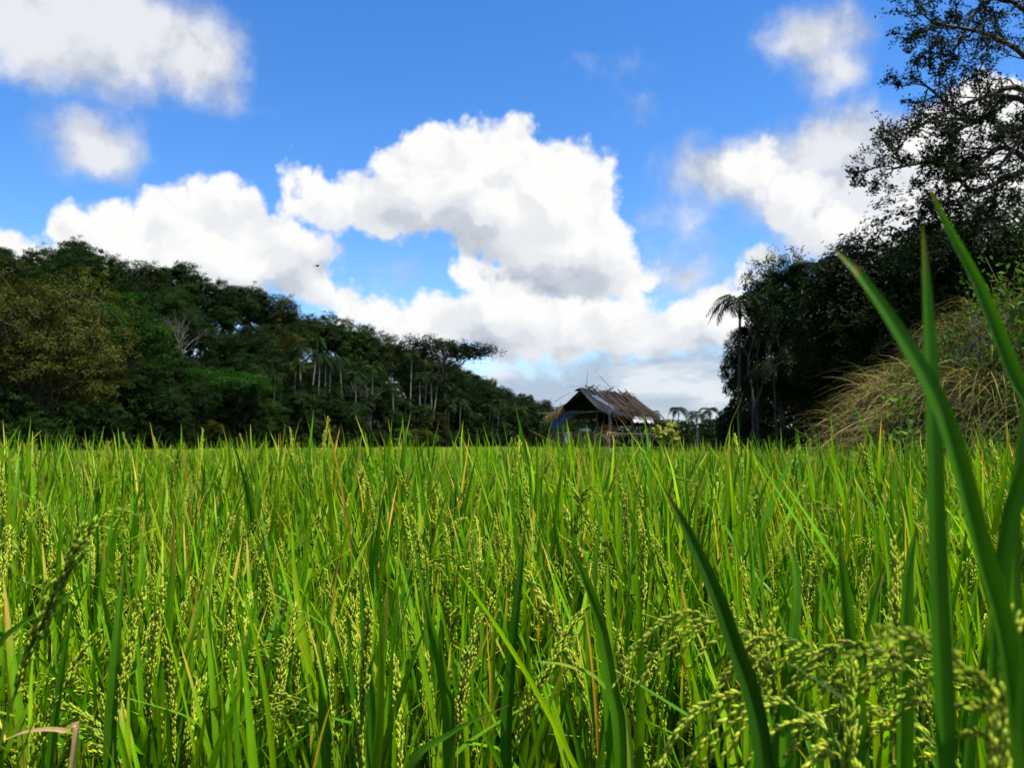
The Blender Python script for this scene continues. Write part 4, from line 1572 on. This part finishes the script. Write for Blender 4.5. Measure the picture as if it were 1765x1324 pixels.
def plant_spec(rg, n_till=(5, 9), hk=1.0):
    """Parts of one rice plant: (kind, shape index, 4x4 matrix)."""
    out = []
    for _ in range(rg.integers(*n_till)):
        az = rg.uniform(0, 6.28)
        tilt = rg.uniform(.01, .13)
        br = .055 * math.sqrt(rg.random())
        B = Matrix.Translation((math.cos(az) * br, math.sin(az) * br, 0)) @ Matrix.Rotation(az, 4, 'Z') @ Matrix.Rotation(tilt, 4, 'Y')
        hc = rg.uniform(.64, .82) * hk
        out.append(('culm', 0, B @ Matrix.Diagonal((1, 1, hc, 1))))
        for h, lo, hi, tl in ((.22, .42, .58, .26), (.42, .42, .58, .20), (.60, .30, .46, .15), (.50, .36, .52, .18), (.56, .32, .46, .13)):
            if h == .50 and rg.random() < .2:
                continue
            L = rg.uniform(lo, hi) * hk
            k = int(rg.integers(0, 16)) if rg.random() > .035 else int(rg.integers(16, 19))
            out.append(('leaf', k, B @ Matrix.Translation((0, 0, h * hk * rg.uniform(.9, 1.1))) @ Matrix.Rotation(rg.uniform(0, 6.28), 4, 'Z') @ Matrix.Rotation(abs(rg.normal(0, tl)), 4, 'Y') @ Matrix.Scale(L / .5, 4)))
        if rg.random() < .42:
            k = int(rg.choice(9, p=[.22, .20, .12, .18, .09, .04, .03, .02, .10]))
            out.append(('panicle', k, B @ Matrix.Translation((0, 0, hc)) @ Matrix.Rotation(rg.uniform(0, 6.28), 4, 'Z') @ Matrix.Rotation(rg.uniform(0, .22), 4, 'Y') @ Matrix.Scale(rg.uniform(.9, 1.15), 4)))
    for _ in range(rg.integers(1, 4)):
        out.append(('leaf', int(rg.integers(19, 22)), Matrix.Translation((rg.normal(0, .03), rg.normal(0, .03), rg.uniform(.08, .42))) @ Matrix.Rotation(rg.uniform(0, 6.28), 4, 'Z') @ Matrix.Rotation(rg.uniform(.2, 1.1), 4, 'Y') @ Matrix.Scale(rg.uniform(.5, .9), 4)))
    return out


def in_bank(x, y):
    return (x > 3.4) & (bank_z(np.clip(x, 3.2, 12.6), y) > .05) & (y < 15.6)


def hex_points(x0, x1, y0, y1, step, rg, jit=.35):
    xs, ys = np.arange(x0, x1, step), np.arange(y0, y1, step * .866)
    X, Y = np.meshgrid(xs, ys)
    X = X + (np.arange(len(ys)) % 2)[:, None] * step * .5
    return np.stack([X.ravel(), Y.ravel()], 1) + rg.normal(0, step * jit, (X.size, 2))


rg = np.random.default_rng(66)
STEP = .170
pts = hex_points(-14, 14, -2.5, 15, STEP, rg)
d = np.hypot(pts[:, 0], pts[:, 1])
pts = pts[(d > .42) & ~in_bank(pts[:, 0], pts[:, 1])]
# keep a hand's breadth clear in front of the lens, as where the photographer stands
d = np.hypot(pts[:, 0], pts[:, 1])
az = np.arctan2(pts[:, 0], pts[:, 1])
pts = pts[~((d < 1.06) & (np.abs(az) < .66)) & ~((d < .6) & (pts[:, 1] < .1))]
d = np.hypot(pts[:, 0], pts[:, 1])
az = np.arctan2(pts[:, 0], pts[:, 1])
inview = np.abs(az) < .585
order = np.argsort(np.where(inview, d, 1e9))
near = order[:290]
rest = np.setdiff1d(np.arange(len(pts)), near)
N_FINE = 70
PARTMESH = {'leaf': blade_mesh, 'panicle': pan_mesh, 'culm': [culm_mesh]}
for j, i in enumerate(near):
    x, y = pts[i]
    sp = plant_spec(rg, hk=rg.uniform(.88, 1.0 if math.hypot(x, y) < 1.8 else 1.04) if rg.random() > .24 or math.hypot(x, y) < 1.8 else rg.uniform(1.06, 1.23))
    root = empty('rice_plant', (x, y, 0))
    band = ('in the nearest rows' if j < 70 else 'in the second rows' if j < 160 else 'in the rows behind the nearest')
    a_ = math.atan2(x, y)
    side = 'at far left' if a_ < -.36 else 'at left' if a_ < -.12 else 'in the middle' if a_ < .12 else 'at right' if a_ < .36 else 'at far right'
    tall = ''
    if max(M[2][3] for k_, q_, M in sp if k_ == 'panicle' or k_ == 'leaf') > .80:
        tall = 'tall '
    tag(root, '%srice plant with green blades %s %s' % (tall, band, side), 'rice plant', '%srice plants %s %s' % (tall, band, side))
    fol = MB()
    for kind, k, M in sp:
        if j < N_FINE or kind == 'panicle':
            o = link(kind, PARTMESH[kind][k], root)
            o.matrix_local = M
        else:
            fol.join(BLADE_L[k] if kind == 'leaf' else cm, np.array(M))
    if fol.n:
        fol.build('foliage', M_RICE, root)


# ---------------------------------------------------------------- the rest of the crop (nobody could count it)
def scatter(name, P, rot, scl, idx, protos, label, cat):
    me = bpy.data.meshes.new(name)
    me.from_pydata(P.tolist(), [], [])
    a = me.attributes.new('rot', 'FLOAT_VECTOR', 'POINT')
    a.data.foreach_set('vector', np.asarray(rot, np.float32).ravel())
    a = me.attributes.new('scl', 'FLOAT_VECTOR', 'POINT')
    a.data.foreach_set('vector', np.asarray(scl, np.float32).ravel())
    a = me.attributes.new('pick', 'INT', 'POINT')
    a.data.foreach_set('value', np.asarray(idx, np.int32))
    o = link(name, me)
    ng = bpy.data.node_groups.new(name, 'GeometryNodeTree')
    ng.interface.new_socket('Geometry', in_out='INPUT', socket_type='NodeSocketGeometry')
    ng.interface.new_socket('Geometry', in_out='OUTPUT', socket_type='NodeSocketGeometry')
    gi, go = ng.nodes.new('NodeGroupInput'), ng.nodes.new('NodeGroupOutput')
    col = bpy.data.collections.new(name + '_kinds')
    for q, m in enumerate(protos):
        po = bpy.data.objects.new('%s_kind_%02d' % (name, q), m)
        col.objects.link(po)
    ci = ng.nodes.new('GeometryNodeCollectionInfo')
    ci.inputs['Collection'].default_value = col
    ci.inputs['Separate Children'].default_value = True
    ci.inputs['Reset Children'].default_value = True
    ip = ng.nodes.new('GeometryNodeInstanceOnPoints')
    ip.inputs['Pick Instance'].default_value = True

    def named(nm, ty):
        n = ng.nodes.new('GeometryNodeInputNamedAttribute')
        n.data_type = ty
        n.inputs['Name'].default_value = nm
        return n.outputs[0]
    ng.links.new(gi.outputs[0], ip.inputs['Points'])
    ng.links.new(ci.outputs[0], ip.inputs['Instance'])
    ng.links.new(named('pick', 'INT'), ip.inputs['Instance Index'])
    e2r = ng.nodes.new('FunctionNodeEulerToRotation')
    ng.links.new(named('rot', 'FLOAT_VECTOR'), e2r.inputs[0])
    ng.links.new(e2r.outputs[0], ip.inputs['Rotation'])
    ng.links.new(named('scl', 'FLOAT_VECTOR'), ip.inputs['Scale'])
    ng.links.new(ip.outputs[0], go.inputs[0])
    md = o.modifiers.new('scatter', 'NODES')
    md.node_group = ng
    return tag(o, label, cat, kind='stuff')


def tuft(rg, spec, coarse=True):
    m = MB()
    for kind, k, M in spec:
        m.join({'leaf': BLADE_L, 'panicle': PAN_L, 'culm': [cm]}[kind][k], np.array(M))
    return m


tufts = [tuft(rg, plant_spec(rg)).mesh('rice_tuft', M_RICE) for _ in range(9)]
n = len(rest)
P = np.zeros((n, 3))
P[:, :2] = pts[rest]
rot = np.stack([rg.normal(0, .05, n), rg.normal(0, .05, n), rg.uniform(0, 6.28, n)], 1)
sc = np.where(rg.random(n) > .11, rg.uniform(.79, .96, n), rg.uniform(1.02, 1.24, n)) * np.interp(P[:, 1], [3, 14], [1.03, .92])
scatter('rice_crop', P, rot, np.stack([sc] * 3, 1), rg.integers(0, 9, n), tufts, 'dense green rice crop stretching back from the front plants', 'rice')

# farther crop in wide tufts: several plants in each, coarse blades
BLADE_F = []
for i in range(10):
    BLADE_F.append(blade(rg, nseg=3, L=.5, w=rg.uniform(.013, .019), bend=rg.uniform(.1, .8), twist=rg.uniform(-.6, .6), color=GREENS[rg.integers(0, 5)] * rg.uniform(.85, 1.15)))


def ear(rg):
    m = MB()
    dd = rg.uniform(.2, 1.4)
    p = blade(rg, nseg=5, L=.2, w=.016, bend=dd, twist=1.5, color=np.array((.30, .36, .04)) * rg.uniform(.8, 1.2))
    m.join(p)
    return m


def wide_tuft(rg, rad, nb, ne):
    m = MB()
    for _ in range(nb):
        r_ = rad * math.sqrt(rg.random())
        a = rg.uniform(0, 6.28)
        L = rg.uniform(.35, .52)
        m.join(BLADE_F[rg.integers(0, 10)], rotm(rg.uniform(0, 6.28), abs(rg.normal(0, .25)), 0, (math.cos(a) * r_, math.sin(a) * r_, rg.uniform(.38, .58)), L / .5))
    for _ in range(ne):
        r_ = rad * math.sqrt(rg.random())
        a = rg.uniform(0, 6.28)
        m.join(ear(rg), rotm(rg.uniform(0, 6.28), abs(rg.normal(0, .2)), 0, (math.cos(a) * r_, math.sin(a) * r_, rg.uniform(.62, .80))))
    return m


far1 = [wide_tuft(rg, .22, 46, 16).mesh('rice_tuft', M_RICE) for _ in range(6)]
far2 = [wide_tuft(rg, .60, 90, 34).mesh('rice_tuft', M_RICE) for _ in range(6)]


def crop_zone(name, y0, y1, x_at, step, protos, label):
    p = hex_points(-90, 60, y0, y1, step, rg)
    px_ = 882.5 + FPX * p[:, 0] / p[:, 1]
    lim_r = np.interp(p[:, 1], [14, 20, 30, 36, 60], [1500, 1480, 1330, 1230, 1100])
    keep = (px_ > -260) & (px_ < x_at) & (p[:, 1] < edge_depth(np.clip(px_, -500, 1150)) - 2.5) & ~in_bank(p[:, 0], p[:, 1])
    keep &= (px_ < lim_r + 60) | (p[:, 1] < 34)
    hx, hy = (1003 - 882.5) / FPX * 28 + .9, 29.2
    keep &= ~((np.abs(p[:, 0] - hx) < 1.6) & (np.abs(p[:, 1] - hy) < 1.3))
    p = p[keep]
    n = len(p)
    P = np.zeros((n, 3))
    P[:, :2] = p
    rot = np.stack([rg.normal(0, .04, n), rg.normal(0, .04, n), rg.uniform(0, 6.28, n)], 1)
    sc = np.where(rg.random(n) > .10, rg.uniform(.86, 1.06, n), rg.uniform(1.06, 1.22, n))
    scatter(name, P, rot, np.stack([sc, sc, sc * np.interp(p[:, 1], [14, 26, 60], [.90, .74, .66])], 1), rg.integers(0, 6, n), protos, label, 'rice')
    print(name, n)


crop_zone('rice_crop', 14.8, 40, 2300, .34, far1, 'green rice crop in the middle of the field around the hut')
crop_zone('rice_crop', 40, 150, 1180, .85, far2, 'far part of the rice crop reaching to the foot of the wood')

# ---------------------------------------------------------------- broad blades and heads close to the lens


def traced_blade(pts3, w, color, face, nseg=28, tipw=.02):
    """Blade whose midrib runs through the given points (base to tip)."""
    C = bez(pts3, nseg + 1)
    t = np.linspace(0, 1, nseg + 1)
    T = unit(np.gradient(C, axis=0))
    S = unit(np.cross(T, np.asarray(face, float)))
    Nn = np.cross(S, T)
    ww = w * np.minimum(1, .7 + 1.2 * t) * np.clip(1 - t ** 2.4, 0, 1) ** .85
    ww[-1] = w * tipw
    cols = np.linspace(-.5, .5, 13)
    V, tint = [], []
    for q in cols:
        V.append(C + S * (ww * q)[:, None] - Nn * (ww * .22 * (abs(q) * 2) ** 1.3)[:, None] * -1)
        k = 1.35 if abs(q) < .01 else 1.0
        c = np.asarray(color)[None] * k * (1 + .12 * np.sin(t * 9 + q * 3))[:, None]
        tint.append(c)
    V = np.stack(V, 1).reshape(-1, 3)
    tint = np.stack(tint, 1)
    br = np.clip((t - .84) / .12, 0, 1)[:, None, None] * .6
    tint = (tint * (1 - br) + np.array([.16, .11, .02]) * br).reshape(-1, 3)
    tint = np.hstack([tint, np.tile(cols + .5, nseg + 1)[:, None]])
    b = np.arange(nseg)[:, None] * 13 + np.arange(12)[None]
    F = np.stack([b, b + 1, b + 14, b + 13], -1).reshape(-1, 4)
    m = MB()
    m.add(V, F, tint)
    return m


def front_plant(base, leaves, panicles, label, seed=0):
    root = empty('rice_plant', base)
    b = np.asarray(base, float)
    for L in leaves:
        p3 = [at(*q) - b for q in L['pts']]
        traced_blade(p3, L['w'], L.get('c', GREENS[0]), L.get('face', (.1, -1, .2))).build('leaf', M_RICE, root)
    for (q0, q1, k, az, tl, s) in panicles:
        p0, p1 = at(*q0) - b, at(*q1) - b
        m = MB()
        m.add(*tube(bez([p0, (p0 + p1) / 2 + (.004, 0, 0), p1], 7), [.0022, .002, .002, .0018, .0016, .0015, .0014], 5), tint=(.09, .17, .02))
        m.build('culm', M_RICE, root)
        o = link('panicle', pan_mesh[k], root)
        o.matrix_local = Matrix.Translation(p1) @ Matrix.Rotation(az, 4, 'Z') @ Matrix.Rotation(tl, 4, 'Y') @ Matrix.Scale(s * .86, 4)
    return tag(root, label, 'rice plant')


g0, g1, g2 = np.array((.026, .092, .003)), np.array((.044, .130, .004)), np.array((.017, .058, .004))
front_plant((.25, .36, 0), [
    dict(pts=[(1640, 2100, .36), (1625, 1324, .36), (1612, 1000, .36), (1604, 700, .36), (1596, 520, .36), (1590, 385, .36)], w=.0108, c=g0, face=(.25, -1, 0)),
    dict(pts=[(1790, 1900, .37), (1745, 1200, .355), (1690, 950, .345), (1625, 720, .34), (1545, 570, .345), (1480, 475, .35), (1432, 425, .36)], w=.0098, c=g0, face=(.1, -1, .2)),
    dict(pts=[(1700, 2000, .44), (1725, 1000, .44), (1790, 760, .43), (1745, 640, .43), (1690, 500, .43), (1630, 385, .43), (1596, 312, .43)], w=.0088, c=g0, face=(-.25, -1, .2)),
    dict(pts=[(1760, 1900, .46), (1745, 950, .46), (1752, 800, .46), (1765, 700, .46), (1775, 560, .46)], w=.0085, c=g1 * .9, face=(.3, -1, .1)),
    dict(pts=[(1800, 2000, .34), (1770, 1400, .34), (1760, 1230, .34), (1785, 1000, .34)], w=.014, c=g0, face=(.2, -1, .2)),
], [((1715, 1900, .40), (1716, 1640, .40), 1, .5, .05, .85), ((1690, 1900, .44), (1765, 1420, .44), 5, 3.4, .1, .8)],
    'tall rice plant with broad crossing blades rising into the sky on the right')
front_plant((.22, .62, 0), [
    dict(pts=[(1360, 2000, .60), (1315, 1324, .60), (1255, 1090, .59), (1195, 940, .58), (1140, 835, .57)], w=.0150, c=g2, face=(.2, -1, .3)),
    dict(pts=[(1350, 1900, .66), (1352, 1324, .66), (1360, 1150, .66), (1372, 1000, .67), (1350, 905, .68)], w=.0120, c=g1, face=(.2, -1, 0)),
    dict(pts=[(1420, 1900, .66), (1440, 1324, .66), (1480, 1240, .65), (1430, 1190, .64), (1345, 1135, .62)], w=.0070, c=np.array((.03, .08, .02)), face=(.1, -.6, .8)),
], [((1330, 1900, .68), (1312, 1420, .68), 3, .3, .0, 1.0), ((1400, 1900, .66), (1452, 1230, .66), 6, 3.3, .2, .8), ((1290, 1900, .66), (1340, 1210, .66), 7, 3.0, .2, .8)],
    'rice plant with a dark leaning blade and nodding grain heads right of centre')
front_plant((.36, .62, 0), [
    dict(pts=[(1550, 1900, .70), (1558, 1324, .70), (1562, 1100, .70), (1566, 980, .70), (1580, 905, .70)], w=.0135, c=g1, face=(-.2, -1, 0)),
    dict(pts=[(1490, 1900, .72), (1485, 1324, .72), (1470, 1150, .72), (1455, 1000, .72), (1445, 930, .72)], w=.013, c=g1, face=(-.3, -1, 0)),
    dict(pts=[(1640, 1900, .66), (1665, 1324, .66), (1690, 1160, .66), (1700, 1080, .65)], w=.012, c=g0, face=(.3, -1, 0)),
], [((1470, 1900, .66), (1500, 1400, .60), 7, 2.9, .3, 1.0), ((1590, 1900, .66), (1632, 1290, .66), 6, 3.2, .2, 1.05), ((1640, 1900, .7), (1660, 1380, .7), 6, 2.8, .3, 1.0), ((1440, 1900, .62), (1462, 1520, .58), 8, 1.0, .1, .9), ((1540, 1900, .7), (1545, 1260, .74), 3, 1., .1, 1.0)],
    'rice plant with nodding yellow-green grain heads below the broad crossing blades')
front_plant((-.50, .95, 0), [
    dict(pts=[(-60, 1800, .9), (-40, 1250, .9), (0, 1112, .9), (100, 1040, .9), (210, 962, .9)], w=.009, c=g1 * 1.1, face=(.2, -.7, .7)),
    dict(pts=[(190, 1900, .95), (190, 1324, .95), (196, 1180, .95), (205, 1060, .96), (215, 960, .97)], w=.014, c=g1, face=(.2, -1, .1)),
    dict(pts=[(60, 1900, .9), (90, 1324, .9), (110, 1150, .9), (125, 1040, .9)], w=.012, c=g1, face=(-.2, -1, .1)),
    dict(pts=[(60, 1700, .85), (130, 1290, .85), (110, 1262, .85), (50, 1262, .85), (0, 1280, .85)], w=.007, c=DRY[0], face=(.0, -.5, .8)),
], [((20, 1900, .9), (45, 1380, .9), 2, .3, .15, 1.0), ((150, 1900, .9), (195, 1280, .95), 0, .4, .1, 1.0)],
    'rice plant with a long blade slanting up at the bottom left corner')
front_plant((-.16, 1.0, 0), [
    dict(pts=[(690, 1900, .95), (700, 1600, .95), (705, 1340, .95), (780, 1265, .95), (880, 1215, .93)], w=.013, c=g1 * 1.15, face=(.1, -.5, .8)),
    dict(pts=[(760, 1900, 1.0), (775, 1300, 1.0), (765, 1170, .98), (742, 1075, .97), (728, 1015, .97)], w=.016, c=g1 * 1.1, face=(-.2, -1, .1)),
    dict(pts=[(560, 1900, 1.0), (560, 1324, 1.0), (558, 1180, 1.0), (550, 1100, 1.0)], w=.017, c=g1, face=(.1, -1, 0)),
    dict(pts=[(620, 1900, 1.0), (640, 1324, 1.0), (628, 1100, 1.0), (620, 960, 1.0)], w=.013, c=g0, face=(.3, -1, 0)),
], [((600, 1900, 1.0), (585, 1310, 1.0), 6, 2.9, .3, 1.0), ((700, 1900, 1.0), (690, 1420, 1.0), 0, 2.0, .1, 1.1), ((800, 1900, 1.1), (785, 1330, 1.1), 1, .5, .05, 1.1)],
    'rice plant with a blade bent across at the bottom centre')
front_plant((.16, 1.0, 0), [
    dict(pts=[(1060, 1900, 1.0), (1068, 1324, 1.0), (1052, 1180, 1.0), (1030, 1060, 1.0), (1000, 980, .98), (968, 930, .97)], w=.017, c=g1, face=(.2, -1, .1)),
    dict(pts=[(1100, 1900, 1.05), (1085, 1300, 1.05), (1040, 1185, 1.02), (980, 1150, 1.0), (915, 1140, .98)], w=.009, c=np.array((.14, .22, .02)), face=(.1, -.5, .8)),
    dict(pts=[(880, 1900, 1.0), (872, 1324, 1.0), (880, 1150, 1.0), (895, 1000, 1.0), (905, 900, 1.0)], w=.014, c=g0, face=(.0, -1, .1)),
], [((900, 1900, 1.0), (880, 1330, 1.0), 2, .4, .3, 1.15), ((1000, 1900, 1.05), (1020, 1250, 1.05), 1, 3.0, .3, 1.1)],
    'rice plant with a folded yellowish blade near the bottom centre right')


# ---------------------------------------------------------------- dragonfly over the field
def dragonfly():
    p = at(547, 459, 3.2)
    root = empty('dragonfly', p, R(20), .55)
    m = MB()
    m.add(*tube([(-.030, 0, .002), (-.018, 0, .001), (-.006, 0, 0), (.004, 0, 0), (.010, 0, .001), (.013, 0, 0)], [.0008, .0012, .0018, .0032, .0026, .0010], 7))
    m.build('body', M_TARP, root)
    for sx, sy in ((.003, 1), (.003, -1), (-.003, 1), (-.003, -1)):
        m = MB()
        t = np.linspace(0, 1, 7)
        w = .0045 * np.sin(np.pi * (t * .85 + .12)) ** .6
        C = np.stack([sx + t * sx * 2, sy * t * .028, .002 + t * .012 * (1 if sy > 0 else .5)], 1)
        V = np.stack([C - np.stack([w, 0 * w, 0 * w], 1), C + np.stack([w, 0 * w, 0 * w], 1)], 1).reshape(-1, 3)
        k = np.arange(6) * 2
        m.add(V, np.stack([k, k + 1, k + 3, k + 2], 1), (.25, .25, .25))
        m.build('wing', M_CLOTH, root)
    tag(root, 'small dark dragonfly flying against the white cloud above the wood', 'dragonfly')


dragonfly()
